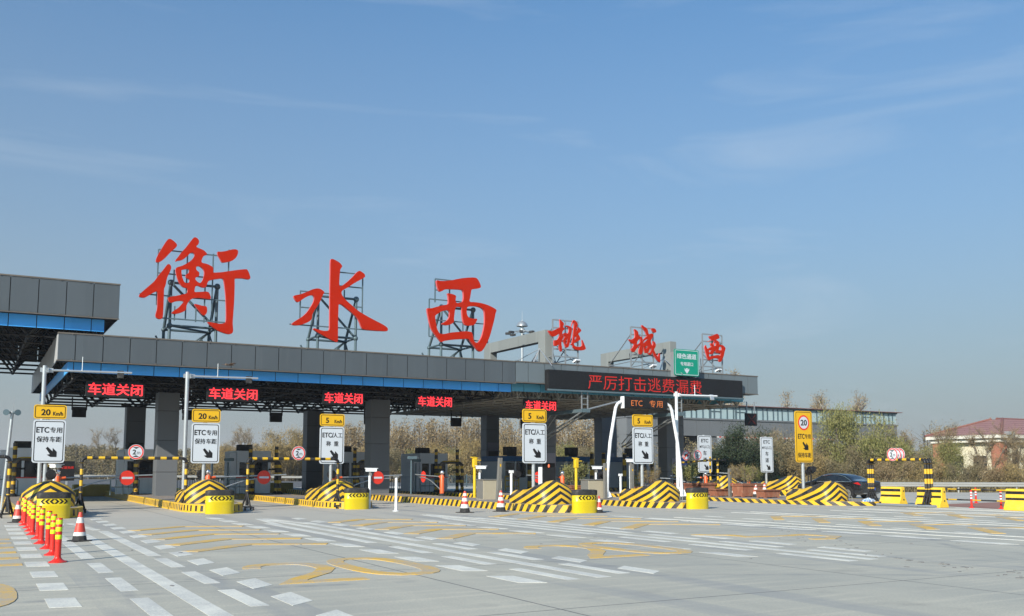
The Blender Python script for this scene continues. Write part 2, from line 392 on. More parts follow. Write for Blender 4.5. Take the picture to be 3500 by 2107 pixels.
    M['plate_blue'] = paint('plate_blue', (.02, .07, .40), .35)
    M['cream'] = paint('cream_wall', (.62, .57, .42), .8, 0, .1, .5)
    M['cornice'] = paint('pale_cornice', (.66, .64, .57), .75, 0, .1, .5)
    t = NT('brick'); v = t.coord(); br = t.new('TexBrick'); br.inputs['Scale'].default_value = 4; br.inputs['Color1'].default_value = (.38, .13, .07, 1); br.inputs['Color2'].default_value = (.30, .10, .055, 1); br.inputs['Mortar'].default_value = (.38, .28, .22, 1)
    t.link(v, br.inputs['Vector']); M['brick'] = t.done(br.outputs['Color'], .85)
    t = NT('roof_tile'); v = t.coord(); x, y, z = t.xyz(v); a = t.noise(v, .4, 5); w = t.math('GREATER_THAN', t.math('FRACT', t.math('MULTIPLY', z, 4.5)), .2)
    M['tile'] = t.done(t.mix(w, (.13, .055, .05), t.mix(a, (.25, .125, .11), (.33, .18, .16))), .6)
    M['girder'] = cladding('bridge_panel', (.135, .145, .155), .55, 2.3)
    M['eave'] = paint('brown_roof_sheet', (.20, .085, .07), .6)
    M['paving'] = paint('island_paving', (.27, .235, .215), .85, 0, .2, 3, (.4, .36, .3), .5)
    M['kerbplain'] = paint('kerb_top', (.55, .40, .10), .7, 0, .2, 3, (.42, .37, .28), .8)
    M['plinth'] = paint('grey_plinth', (.36, .39, .37), .7)
    # leaves and twigs: each leaf its own shade
    def foliage(name, stops, rough=.7):
        t = NT(name); g = t.new('NewGeometry'); v = t.coord()
        f = t.math('MULTIPLY_ADD', g.outputs['Random Per Island'], .75, t.math('MULTIPLY', t.noise(v, .35, 3), .3))
        return t.done(t.ramp(f, stops), rough, 0, .2)
    M['leaf_brown'] = foliage('dry_leaf', [(.1, (.12, .085, .05)), (.4, (.20, .145, .08)), (.65, (.28, .21, .11)), (.95, (.36, .28, .15))])
    M['leaf_tan'] = foliage('straw_leaf', [(.1, (.14, .11, .05)), (.5, (.25, .185, .08)), (.95, (.36, .27, .12))])
    M['leaf_willow'] = foliage('willow_leaf', [(.1, (.085, .095, .03)), (.5, (.18, .18, .06)), (.95, (.28, .26, .10))])
    M['leaf_green'] = foliage('dark_leaf', [(.1, (.018, .03, .017)), (.5, (.032, .05, .027)), (.95, (.06, .075, .038))])
    M['leaf_olive'] = foliage('olive_leaf', [(.1, (.095, .082, .048)), (.5, (.165, .14, .075)), (.95, (.27, .215, .12))])
    M['twig'] = foliage('twig', [(.1, (.075, .06, .048)), (.9, (.14, .115, .09))])
    M['trunk'] = paint('bark', (.16, .135, .11), .9, 0, .3, 2)
    M['birch'] = paint('pale_bark', (.34, .32, .28), .85, 0, .3, 2)
    M['net'] = paint('green_netting', (.01, .20, .09), .7)
    # hazard paint
    M['st_hump'] = stripes('hazard_hump', YEL, BLK, (0, .34, 1), .30, .52, .02, .4, .62, scuff=.34)
    M['st_slot'] = stripes('kerb_slots', YEL, BLK, (1, 0, 0), .34, .60, uv=True, extra=(.2, .86), scuff=.5)
    M['st_slant'] = stripes('kerb_slant', YEL, BLK, (1, -.2, 0), .50, .52, uv=True, extra=(-1, 2), scuff=.45)
    M['st_back'] = stripes('kerb_backslant', YEL, BLK, (1, .33, 0), .62, .5, uv=True, extra=(-1, 2), scuff=.5)
    M['st_post'] = stripes('banded_post', BLK, YEL, (0, 0, 1), .44, .5, .05)
    M['st_bar'] = stripes('banded_bar', BLK, YEL, (1, 0, 0), .46, .5, .1)
    M['st_guard'] = stripes('banded_guard', BLK, (.55, .33, .012), (0, 0, 1), .44, .62, .1)
    M['st_oldguard'] = stripes('banded_old_guard', BLK, (.48, .30, .012), (0, 0, 1), .76, .48, .1)
    M['st_thin'] = stripes('banded_rail', BLK, YEL, (0, 1, 0), 1.3, .62, .1)
    M['st_barr'] = stripes('banded_barrier', (.76, .50, .03), BLK, (0, 0, 1), .26, .58, .1, .6)
    M['st_white'] = stripes('red_white_band', (.6, .6, .58), (.5, .03, .02), (0, 0, 1), .2, .6, .0)
    M['st_edge'] = stripes('red_white_edge', (.62, .6, .58), (.5, .03, .02), (1, 0, 0), .8, .5, .0)
build_mats()
# ------------------------------------------------------------------ ground and road paint
def structure(mb, name, m): return tag(mb.build(name, m), kind='structure')
g = MB(); g.flat([(-900,-500),(900,-500),(900,1100),(-900,1100)], -.12); structure(g, 'ground', M['earth'])
RAIL = [(76,36.0),(66.7,43.0),(62.7,46.2),(59.2,48.9),(54,53.0),(48,60)]
g = MB(); g.slab([(-70,-30),(78,-30),(80,34),(67.6,43.6),(63.3,47.1),(55,53.9),(56,74),(80,82),(80,90),(-70,90)], -.6, 0); structure(g, 'plaza_pavement', M['concrete'])
g = MB(); g.slab([(-90,90.005),(62,90.005),(44.5,131),(15,191),(-10,240),(-160,240)], -.6, -.012); structure(g, 'road', M['asphalt'])
g = MB(); g.flat([(38.4,25.8),(47.5,25.2),(49.5,31.6),(39.6,30.6)], .004); structure(g, 'red_paving', M['redpave'])
rng = random.Random(5)
def quadline(mb, x, y0, y1, w, z=.003):
    mb.flat([(x-w/2,y0),(x+w/2,y0),(x+w/2,y1),(x-w/2,y1)], z)
def strip(mb, pts, w, z):
    P = [Vector((p[0], p[1])) for p in pts]; L = []; Rr = []
    for i, p in enumerate(P):
        a = (P[i]-P[i-1]).normalized() if i else (P[1]-P[0]).normalized()
        b = (P[i+1]-P[i]).normalized() if i < len(P)-1 else a
        n = Vector((-(a+b).y, (a+b).x)).normalized(); k = w/2/max(.5, n.dot(Vector((-a.y, a.x))))
        ww = (w if not callable(w) else w(i)); L.append(p+n*k); Rr.append(p-n*k)
    for i in range(len(P)-1): mb.flat([L[i], Rr[i], Rr[i+1], L[i+1]], z)
wm, wd, ym = MB(), MB(), MB()
# groups of three guide lines ahead of each island, with block columns on both sides
for cx, sk in ((2.58, 0), (8.73, .0), (14.88, .0)):
    quadline(wm, cx, 11.4 if cx < 3 else 12.6, 27.6 if cx < 3 else 33.0, .25)
    for s in (-1, 1):
        x = cx+s*.60
        for k in range(6):
            y = 11.7+k*2.72+(.35 if s > 0 else 0) - (0 if cx < 3 else -.85)
            if y+1.85 > 20.4: break
            quadline(wm, x, y, y+1.85, .23)
        quadline(wm, x, 20.0 if cx < 3 else 21.1, 28.6 if cx < 3 else 30.2, .24)
    strip(wm, [(cx-.5, 29.2), (cx-.12, 33.2)], .2, .004); strip(wm, [(cx+.5, 29.2), (cx+.12, 33.2)], .2, .004)
def blocks(x, y0, n, w=.36, l=.98, per=1.9, tilt=.25):
    for k in range(n):
        y = y0+k*per; t = tilt*w
        wm.flat([(x-w/2,y-t),(x+w/2,y+t),(x+w/2,y+l+t),(x-w/2,y+l-t)], .004)
blocks(1.07, 9.30, 13, .36, .95, 1.9, -.1); blocks(3.72, 8.2, 15, .36, 1.0, 1.92, .45)
blocks(7.37, 12.5, 12, .38, 1.05, 1.92, -.25); blocks(9.87, 12.75, 10, .34, 1.0, 2.15, .4)
blocks(13.2, 14.2, 8, .36, 1.1, 2.0, -.3); blocks(16.22, 13.85, 8, .30, 1.3, 2.1, .1)
blocks(20.55, 13.6, 8, .34, 1.3, 2.0, -.3); blocks(23.35, 16.0, 6, .22, 1.0, 2.05, .05)
# older paint, on a slightly different heading
for x0, x1 in ((22.13, 23.05), (21.0, 21.86), (26.6, 27.6), (27.6, 28.7), (33.2, 34.6), (34.1, 35.6)):
    strip(wd, [(x0-.35, 27.0 if x0 < 25 else 29.0), (x1+.25, 12.5 if x0 < 25 else 13)], .2, .006)
for k in range(5):
    wd.flat([(25.9+.2*k,14+2.4*k),(26.15+.2*k,14+2.4*k),(26.0+.2*k,15.4+2.4*k),(25.8+.2*k,15.4+2.4*k)], .004)
    wd.flat([(29.4-.1*k,15+2.4*k),(29.65-.1*k,15+2.4*k),(29.55-.1*k,16.4+2.4*k),(29.3-.1*k,16.4+2.4*k)], .004)
for x in (31.2, 35.9): strip(wd, [(x, 28.5), (x+1.3, 15)], .18, .006)
for i in range(6): wd.flat([(41+i*2.2, 33+i*.2),(42.3+i*2.2, 32.4+i*.2),(42.4+i*2.2, 32.6+i*.2),(41.1+i*2.2, 33.2+i*.2)], .004)
strip(wd, [(37.2,33.5),(36.6,20)], .16, .006); strip(wd, [(38.0,27.6),(37.1,16)], .16, .006)
# dark drips and rubber crumbs where lorries have leaked on the right
dm = MB(); rd_ = random.Random(17); tr_ = [(23.0,23.8),(20.07,19.63),(18.2,17.3),(16.97,15.3),(16.04,13.6),(15.43,12.6),(15.3,11.7),(15.07,11.15),(14.8,10.5),(14.95,10.2),(14.8,9.7),(13.9,9.2)]
for (xa_, ya_), (xb_, yb_) in zip(tr_, tr_[1:]):
    for k in range(5):
        f = rd_.random(); x = xa_+(xb_-xa_)*f+rd_.gauss(0,.22); y = ya_+(yb_-ya_)*f+rd_.gauss(0,.25); r = rd_.uniform(.012,.045); n = 7; ph = rd_.random()*6; el = rd_.uniform(1,2.2)
        dm.flat([(x+r*rd_.uniform(.6,1.2)*el*cos(ph+2*pi*q/n), y+r*rd_.uniform(.6,1.2)*sin(ph+2*pi*q/n)) for q in range(n)], .008)
for k in range(26):
    x, y = rd_.uniform(1,22), rd_.uniform(10,26); r = rd_.uniform(.015,.05); n = 7
    dm.flat([(x+r*rd_.uniform(.5,1.2)*cos(2*pi*q/n), y+1.6*r*rd_.uniform(.5,1.2)*sin(2*pi*q/n)) for q in range(n)], .008)
structure(dm, 'oil_stains', M['oil'])
structure(wm, 'white_markings', M['wmark']); structure(wd, 'faded_markings', M['wmark2'])
# yellow speed chevrons and numerals
def chevrons(xa, xm, xb, y0, rise_a, rise_b, n, per, w, z=.009):
    for k in range(n): strip(ym, [(xa, y0+k*per), (xm, y0+k*per+rise_a), (xb, y0+k*per+rise_a-rise_b)], w, z)
chevrons(3.95, 5.48, 7.1, 20.6, 1.38, .72, 5, 1.95, .42)
chevrons(10.1, 11.55, 13.05, 21.4, 1.5, .9, 5, 2.05, .44)
chevrons(16.3, 18.15, 20.1, 22.4, 1.7, 1.3, 5, 2.0, .42)
chevrons(23.7, 25.4, 27.0, 16.0, 1.9, .9, 5, 1.98, .36); chevrons(30.2, 31.9, 33.4, 17.5, 1.9, 1.0, 4, 2.0, .36)
for k in range(6): ym.flat([(-2.2, 19.1+k*1.42), (.84, 19.15+k*1.42), (.84, 19.55+k*1.42), (-2.2, 19.5+k*1.42)], .009)
def loop(cx, cy, rx, ry, n=24, a0=0, a1=2*pi):
    pts = []
    for i in range(n+1):
        a = a0+(a1-a0)*i/n; c, s = cos(a), sin(a)
        pts.append((cx+rx*math.copysign(abs(c)**.75, c), cy+ry*math.copysign(abs(s)**.75, s)))
    return pts
def two(x0, y0, w=1.15, h=3.0, wd_=.30):
    top = loop(x0+w/2, y0+h*.70, w/2, h*.30, 14, pi*.92, -.15)
    strip(ym, top+[(x0+w*.75, y0+h*.42), (x0+w*.25, y0+h*.18), (x0+.05, y0+.12), (x0+w+.05, y0+.10)], wd_, .009)
def zero(x0, y0, w=1.15, h=3.0, wd_=.30): strip(ym, loop(x0+w/2, y0+h/2, w/2, h/2), wd_, .009)
two(4.2, 14.15); zero(5.75, 14.5); two(10.5, 15.35); zero(11.95, 15.5); strip(ym, [(16.3,19.6),(17.1,19.0),(17.0,18.3),(17.9,18.1),(18.9,18.2),(19.05,17.3),(18.3,16.8),(17.8,16.9)], .28, .009); zero(-.7, 13.4); two(-2.2, 13.3)
structure(ym, 'yellow_markings', M['ymark'])
# ------------------------------------------------------------------ toll canopies
YF = 47.0; YB = 69.0
def bars(mb, segs, r):
    for a, b in segs: mb.tube([a, b], r, 4)
def panels(mb, x0, x1, seams, y, z0, z1, gap=.018):
    xs = [x0]+[s for s in sorted(seams) if x0+.1 < s < x1-.1]+[x1]
    for a, b in zip(xs, xs[1:]): mb.box(a+gap, b-gap, y, y+.05, z0+.012, z1-.012)
def canopy(name, label, x0, x1, zb0, zb1, zt, seams, fm, bm_, inset_l, inset_r, truss_m, truss_r, bay, side_l=None, side_r=None, cover=(), tz=None):
    t = thing(name, label, 'canopy', (0, 0, 0))
    f = MB(); panels(f, x0, x1, seams, YF, zb1, zt); f.build('fascia', fm, t)
    f = MB(); panels(f, x0, x1, seams, YB-.05, zb1, zt); f.build('rear_fascia', fm, t)
    b = MB(); panels(b, x0+inset_l, x1-inset_r, seams, YF+.5, zb0, zb1-.01)
    for xs, on in ((x0+inset_l, inset_l), (x1-inset_r-.05, inset_r)):
        if on: b.box(xs, xs+.05, YF+.56, YB-.35, zb0, zb1-.01)
    b.build('colour_band', bm_, t)
    k = MB(); k.box(x0+.02, x1-.02, YF+.06, YF+.12, zb1+.02, zt-.03); k.box(x0+inset_l+.02, x1-inset_r-.02, YF+.56, YF+.62, zb0+.02, zb1-.02)
    k.build('backing', M['seam'], t)
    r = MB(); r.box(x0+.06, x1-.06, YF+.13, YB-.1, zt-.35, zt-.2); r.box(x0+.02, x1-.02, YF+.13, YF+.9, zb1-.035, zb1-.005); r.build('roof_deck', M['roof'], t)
    tr = MB(); tr.box(x0-.02, x1+.02, YF-.03, YF+.07, zt-.012, zt+.05); tr.box(x0-.02, x1+.02, YF-.03, YF+.05, zb1-.045, zb1+.0)
    n = int((x1-x0)/1.2)
    for i in range(n): tr.ball((x0+.6+i*1.2, YF-.03, zt-.02), .025, 4); tr.ball((x0+.6+i*1.2, YF-.03, zb1+.03), .025, 4)
    tr.build('edge_trim', M['trim'], t)
    for sx, m_ in ((x0, side_l), (x1-.05, side_r)):
        if m_ is None: continue
        s = MB(); y = YF+.06
        while y < YB-.1:
            s.box(sx, sx+.05, y+.01, min(y+1.2, YB-.06)-.01, zb1+.01, zt-.012); y += 1.2
        s.build('end_panel', m_, t)
    # space frame under the deck
    lo = tz if tz is not None else zb0-.25; hi = zt-.55; segs = []; low = {}; up = {}
    nx = max(2, round((x1-x0-1.6)/bay)); ny = max(2, round((YB-YF-2.4)/bay))
    bx = (x1-x0-1.6)/nx; by = (YB-YF-2.4)/ny
    for i in range(nx+1):
        for j in range(ny+1): low[i, j] = (x0+.8+i*bx, YF+1.2+j*by, lo)
    for i in range(nx+2):
        for j in range(ny+2): up[i, j] = (min(max(x0+.8+(i-.5)*bx, x0+.3), x1-.3), min(max(YF+1.2+(j-.5)*by, YF+.5), YB-.5), hi)
    for (i, j), p in low.items():
        for d in ((1, 0), (0, 1)):
            if (i+d[0], j+d[1]) in low: segs.append((p, low[i+d[0], j+d[1]]))
        for d in ((0, 0), (1, 0), (0, 1), (1, 1)): segs.append((p, up[i+d[0], j+d[1]]))
    for (i, j), p in up.items():
        for d in ((1, 0), (0, 1)):
            if (i+d[0], j+d[1]) in up: segs.append((p, up[i+d[0], j+d[1]]))
    q = MB(); bars(q, segs, truss_r)
    for p in low.values(): q.ball(p, truss_r*2.1, 5)
    q.build('space_frame', truss_m, t, 40)
    pz = MB()                                   # purlins under the deck
    y = YF+1.2
    while y < YB-1: pz.box(x0+.3, x1-.3, y, y+.09, zt-.47, zt-.36); y += 1.5
    pz.build('purlin', truss_m, t)
    return t
seamA = [2.95+i*1.158 for i in range(0, 22)]; seamA = [s+.78 for s in seamA]
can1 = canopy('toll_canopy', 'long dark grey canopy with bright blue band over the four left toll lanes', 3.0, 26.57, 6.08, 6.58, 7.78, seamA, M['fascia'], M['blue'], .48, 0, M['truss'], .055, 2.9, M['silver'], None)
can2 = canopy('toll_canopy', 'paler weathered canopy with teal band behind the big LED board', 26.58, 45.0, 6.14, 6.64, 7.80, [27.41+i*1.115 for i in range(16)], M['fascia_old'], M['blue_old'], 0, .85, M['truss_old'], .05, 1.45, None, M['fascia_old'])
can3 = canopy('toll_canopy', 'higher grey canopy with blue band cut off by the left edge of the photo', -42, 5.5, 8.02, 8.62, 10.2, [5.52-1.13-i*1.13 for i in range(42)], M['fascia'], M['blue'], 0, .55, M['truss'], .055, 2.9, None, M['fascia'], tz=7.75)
# columns, clad in panels, with a steel pyramid on top
def column(label, x, y, w, d, ztop, canopy_z, poster=None):
    t = thing('canopy_column', label, 'column', (x, y, 0), 0, 'clad columns carrying the toll canopies')
    c = MB(); z = .0; hs = [.02, 1.55, 3.2, 4.75, ztop]
    for a, b in zip(hs, hs[1:]): c.box(-w/2, w/2, -d/2, d/2, a+.008, b-.008)
    c.build('cladding', M['column'], t, None, .015)
    k = MB(); k.box(-w/2+.02, w/2-.02, -d/2+.02, d/2-.02, .05, ztop-.03); k.build('core', M['seam'], t)
    p = MB()
    for sx in (-1, 1):
        for sy in (-1, 1): p.tube([(sx*.12, sy*.12, ztop), (sx*.75, sy*.75, canopy_z)], .06, 6)
    p.tube([(0, 0, ztop), (0, 0, canopy_z)], .09, 8); p.build('support', M['truss'] if x < 27 else M['truss_old'], t)
    if poster:
        zt, wp = poster
        b = MB(); b.box(-wp/2, wp/2, -d/2-.05, -d/2-.006, zt-2.9, zt); b.build('poster_panel', M['posterpale'], t)
        b = MB(); b.box(-wp/2+.05, wp/2-.05, -d/2-.062, -d/2-.05, zt-2.35, zt-.65); b.build('poster_picture', M['posterdark'], t)
        b = MB(); b.lathe([(.01, .0), (.12, .01), (.13, .35), (.05, .50), (.045, .72), (.07, .74), (.05, .86), (.01, .9)], 14, (0, -d/2-.066, zt-2.0), 0, 1, .06); b.build('poster_bottle', M['amber'], t, 40)
    return t
M['posterpale'] = paint('poster_pale', (.23, .22, .26), .6, 0, .1, 2); M['posterdark'] = paint('poster_dark', (.014, .012, .012), .5, 0, .5, 2, (.12, .05, .02), .5); M['amber'] = paint('amber_bottle', (.20, .07, .012), .35, 0, .35, 6)
column('front grey column on the second island from the left', 8.78, 53.0, 1.06, 1.0, 5.72, 6.0)
column('dark rear column on the second island from the left, behind the front column', 8.9, 65.5, 1.15, 1.0, 5.66, 5.85)
column('front grey column on the fourth island, left of the third lane-closed sign from the right', 20.85, 53.6, 1.2, 1.0, 5.82, 6.0)
column('dark rear column on the fourth island beside the white 5 km weighing sign', 20.85, 66.0, 1.2, 1.0, 5.8, 5.9)
column('rear column with a tall dark bottle poster right of the parked blue grey car', 34.75, 65.5, 1.1, 1.0, 5.85, 5.95, (3.75, .95))
column('front column half hidden behind the second 5 km sign, bottle poster on it', 32.45, 53.6, 1.2, 1.0, 5.4, 5.95, (2.75, 1.05))
column('rear column with poster left of the white arch legs', 45.6, 65.5, 1.5, 1.1, 6.0, 6.1, (3.0, .9))
column('front column right of the white arch gantry', 42.45, 53.0, 1.5, 1.0, 5.72, 6.0, (2.45, .7))
# ------------------------------------------------------------------ rooftop lettering
def smooth_poly(flat, x0, z0, it=2):
    p = [Vector((x0+flat[i]/100, z0+flat[i+1]/100)) for i in range(0, len(flat), 2)]
    out = []; n = len(p)
    for i in range(n):
        a, b, c, d = p[i-1], p[i], p[(i+1)%n], p[(i+2)%n]
        for k in range(it+1):
            u = k/(it+1)
            out.append(.5*((2*b)+(c-a)*u+(2*a-5*b+4*c-d)*u*u+(3*b-a-3*c+d)*u**3))
    return out
def letter(name, data, y, depth, parent):
    x0, z0, polys = data
    c = bpy.data.curves.new(name, 'CURVE'); c.dimensions = '2D'; c.fill_mode = 'BOTH'; c.extrude = depth/2
    for f in polys:
        pts = smooth_poly(f, x0, z0); s = c.splines.new('POLY'); s.points.add(len(pts)-1); s.use_cyclic_u = True
        for q, w in zip(s.points, pts): q.co = (w.x, w.y, 0, 1)
    o = bpy.data.objects.new(name, c); COL.objects.link(o); bpy.context.view_layer.update()
    me = bpy.data.meshes.new_from_object(o.evaluated_get(bpy.context.evaluated_depsgraph_get()))
    bpy.data.objects.remove(o); bpy.data.curves.remove(c)
    me.name = name
    for v in me.vertices: v.co = (v.co.x, y-v.co.z, v.co.y)
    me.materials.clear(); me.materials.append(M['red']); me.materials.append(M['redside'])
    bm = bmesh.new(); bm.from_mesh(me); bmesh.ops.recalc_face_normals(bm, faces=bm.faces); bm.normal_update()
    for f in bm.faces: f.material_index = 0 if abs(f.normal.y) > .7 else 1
    bm.to_mesh(me); bm.free()
    o = bpy.data.objects.new(name, me); link(o, parent); return o
HENG=(6.467,8.388,[[129,447,141,443,159,429,164,418,158,406,143,391,126,369,110,349,93,333,80,326,71,328,70,339,77,360,89,385,107,421,119,441],[130,322,138,316,141,304,136,285,127,264,122,243,118,217,112,198,112,175,112,139,112,102,111,65,107,54,96,50,84,54,78,65,80,81,84,100,84,136,83,173,78,183,66,177,48,164,28,150,18,148,4,149,0,155,5,166,23,186,46,210,66,232,85,263,107,295,121,317],[247,469,259,465,267,453,265,437,255,423,273,415,292,408,306,395,305,388,292,380,284,362,283,349,290,344,308,342,334,331,340,319,340,304,346,302,378,307,418,317,463,328,500,335,509,331,517,316,524,294,518,286,509,285,482,287,451,283,446,278,447,244,447,168,444,92,443,54,446,24,443,7,430,0,413,1,380,10,355,23,336,36,322,50,326,53,350,51,379,48,401,53,410,64,410,108,406,176,401,221,395,258,387,276,361,272,325,261,315,248,310,231,303,224,290,223,269,229,258,224,255,211,255,197,273,198,309,203,322,200,329,188,333,175,330,168,321,167,292,169,267,168,246,163,229,147,219,126,218,111,211,99,196,90,170,81,156,81,152,87,160,95,181,112,198,133,204,145,187,147,166,142,149,134,140,137,132,152,136,160,158,166,186,175,213,184,222,193,221,208,216,213,202,215,187,227,176,246,168,270,163,291,163,304,170,311,191,320,215,336,236,355,248,375,247,386,238,392,228,388,214,371,197,354,183,347,171,344,162,339,161,347,172,363,185,385,206,413,226,444,238,462],[189,296,195,302,213,307,223,307,226,298,222,286,212,279,212,266,220,260,228,256,229,246,222,238,212,237,203,243,197,257,192,272],[260,324,273,327,287,319,297,305,297,282,291,259,282,245,274,244,261,253,256,261,260,271,271,276,274,286,272,297,261,305,258,314],[360,410,375,411,401,418,430,429,449,431,458,425,458,410,450,390,435,375,417,366,388,358,379,361,371,375,361,391,358,402],[256,136,268,136,293,131,310,130,316,123,317,104,311,89,302,84,293,89,280,105,265,122]])
SHUI=(13.904,8.345,[[5,221,12,229,40,237,76,254,104,269,129,276,147,274,164,264,167,257,162,248,155,233,145,207,128,177,114,155,106,137,104,119,98,106,83,94,58,82,30,74,7,73,0,79,7,88,29,104,54,122,78,147,95,174,109,200,114,222,110,234,101,238,83,232,62,219,41,203,29,195,18,200],[198,431,206,441,221,438,245,427,258,415,262,407,253,391,250,371,248,328,249,302,257,300,275,312,300,334,330,366,348,387,361,393,373,388,388,378,391,365,383,357,364,344,331,323,294,296,268,279,261,267,265,253,284,230,318,204,356,176,402,153,448,133,494,114,518,101,526,91,524,82,514,78,468,77,411,77,384,81,374,93,364,117,351,138,326,159,296,180,270,198,255,204,247,200,246,183,245,112,246,40,246,8,238,0,225,4,196,16,159,34,130,48,114,59,117,65,134,61,166,55,188,57,199,66,200,108,198,287,198,359]])
XI=(21.476,8.374,[[56,382,78,382,108,385,146,392,184,403,230,414,269,420,297,422,312,416,326,396,334,377,332,368,317,362,285,355,274,348,270,330,266,305,262,287,268,279,289,280,329,279,368,273,400,264,428,252,436,243,430,227,424,198,412,154,396,100,381,64,365,34,349,10,338,0,324,0,312,8,291,31,267,56,252,66,225,64,179,59,133,51,107,45,88,37,79,45,60,66,35,96,22,119,11,159,2,199,0,218,6,221,27,223,56,233,94,245,120,251,130,260,130,283,128,304,124,314,131,316,154,314,171,309,177,303,175,290,175,273,183,266,200,269,216,274,223,287,225,312,222,333,215,343,192,344,154,342,123,340,105,335,89,325,76,322,69,329,61,349],[64,194,87,210,117,219,132,217,138,203,136,182,125,164,110,153,91,141,102,135,125,135,148,143,164,157,165,178,168,206,173,234,179,242,193,245,208,245,214,238,216,210,220,179,228,155,240,143,263,143,286,147,298,156,311,179,306,186,286,184,263,187,249,200,244,222,246,242,255,251,278,256,309,257,337,251,353,240,360,221,361,179,357,143,349,107,337,75,322,53,308,48,296,53,288,64,285,85,277,104,263,108,232,108,194,102,148,95,110,85,84,83,73,90,61,111,54,138,50,165,50,183]])
TAO=(29.350,8.691,[[81,194,91,187,106,176,110,167,106,149,115,142,111,133,100,123,98,106,102,96,108,94,109,90,102,78,93,63,92,41,95,29,93,3,88,0,80,8,75,27,75,42,65,37,53,31,43,32,40,44,40,60,45,66,60,68,72,81,77,94,77,108,63,99,48,90,36,87,23,89,11,101,0,117,5,121,21,118,36,123,56,133,81,146,83,159,82,178],[124,157,131,161,144,159,159,154,167,147,167,130,161,102,155,75,148,49,141,31,133,27,123,27,117,39,113,49,104,63,104,70,113,81,117,92,111,98,103,100,106,109,116,115,128,115,136,111,144,122,146,137,141,148],[120,50,131,50,134,70,136,87,131,80,123,63],[162,156,170,180,175,193,182,198,193,193,205,181,208,170,201,152,197,132,202,135,209,144,208,155,215,155,231,144,234,137,225,126,211,115,221,102,227,87,222,78,204,68,184,57,181,51,186,41,204,37,224,37,235,42,241,49,240,66,239,79,243,79,255,56,265,33,263,25,247,18,227,16,204,17,186,21,173,31,170,44,156,45,167,57,170,72,174,94,178,127,183,159,182,181,178,184,172,174,166,160],[192,99,197,98,199,91,192,80,185,75,188,91]])
CHENG=(35.230,8.465,[[41,194,50,197,68,187,75,176,75,162,85,156,93,146,82,136,67,123,63,109,63,99,71,104,84,112,89,121,90,137,94,151,99,154,104,140,104,122,111,134,126,147,146,163,140,166,130,186,117,199,105,214,101,225,107,227,123,218,142,209,150,195,157,173,172,178,184,179,193,172,190,160,176,140,172,132,173,118,183,101,189,111,190,119,187,127,192,131,203,126,210,112,208,96,196,79,202,64,212,48,224,33,229,39,234,53,242,55,243,28,242,0,236,0,223,8,206,26,194,43,184,59,177,48,167,43,154,44,149,48,151,55,162,54,170,64,175,76,170,88,160,73,150,56,140,52,127,51,120,65,115,80,108,92,103,90,107,74,106,58,97,43,88,40,79,46,78,64,83,82,87,101,74,90,56,71,44,56,32,51,22,59,18,70,30,79,38,94,40,104,30,105,16,112,0,128,5,131,18,128,33,135,48,146,48,166,46,186],[114,120,122,130,136,137,150,142,141,132,126,121,113,112],[125,87,138,95,149,100,140,82,133,81],[177,209,187,213,202,213,212,206,216,194,209,187,197,186,187,194]])
XI2=(41.349,8.754,[[38,165,55,167,77,174,97,183,108,186,117,182,125,171,128,160,122,155,109,150,98,145,111,140,122,132,127,122,128,114,146,114,161,110,172,101,178,91,172,78,166,59,159,38,149,22,140,8,131,0,122,0,117,12,115,20,105,22,81,21,59,16,41,8,34,5,28,9,20,22,12,45,4,70,0,85,1,95,10,105,14,94,24,79,33,85,57,96,52,105,49,117,55,120,66,117,76,113,78,125,83,137,71,138,56,138,40,132,31,128,38,134,56,142,45,152],[89,131,95,128,97,108,78,104,84,124],[127,100,141,101,145,96,142,78,131,78,119,79,122,91],[37,70,56,74,50,64,39,53,43,48,56,46,69,53,85,73,89,77,96,63,104,58,122,58,136,61,133,47,129,39,119,45,106,45,77,39,55,35,38,30,35,51]])
def bigframe(t, x0, x1, zt, tw, node_top=10.83, node_mid=8.7):
    """tower of round pipes behind a large character: ball nodes, four legs, cross braces"""
    a0, a1 = tw; f = MB(); yf, yb = 48.55, 50.2
    for x in (a0, a1):
        f.tube([(x, yf, 7.3), (x, yf, node_top)], .075, 8); f.tube([(x, yb, 7.3), (x, yb, node_mid)], .075, 8)
        f.tube([(x, yb, node_mid), (x, yf, node_top)], .075, 8); f.tube([(x, yf, node_mid), (x, yb, node_mid)], .055, 6)
        f.tube([(x-.35, yb+.2, node_mid-.3), (x+.3, yb+.3, 7.3)], .045, 6)
    f.tube([(a0, yf, node_top), (a1, yf, node_top)], .065, 8); f.tube([(a0, yf, node_mid), (a1, yf, node_mid)], .06, 8); f.tube([(a0, yb, node_mid), (a1, yb, node_mid)], .06, 8)
    f.tube([(a0, yf, node_top), (a1, yf, node_mid)], .065, 8); f.tube([(a0, yf, node_mid), (a1, yb, node_mid)], .055, 6)
    f.tube([(a1, yb, node_mid), (a0+.4, yb+1, 7.35)], .04, 6); f.tube([(a1, yb, node_mid), (a0+.9, yb+1, 7.3)], .04, 6); f.tube([(a1, yb, node_mid), (a1+.5, yb+.2, 7.3)], .04, 6)
    for x in (a0, a1):
        for z, y, r in ((node_top, yf, .16), (node_mid, yf, .14), (node_mid, yb, .12)): f.ball((x, y, z), r, 8)
    f.build('pipe_tower', M['teal_steel'], t, 50)
def grid(t, xs, zs, y, r=.03, m=None, name='carrier_grid'):
    f = MB()
    for x, a, b in xs: f.box(x-r, x+r, y-r, y+r, a, b)
    for z, a, b in zs: f.box(a, b, y-r*.9, y+r*.9, z-r, z+r)
    f.build(name, m or M['teal_steel'], t)
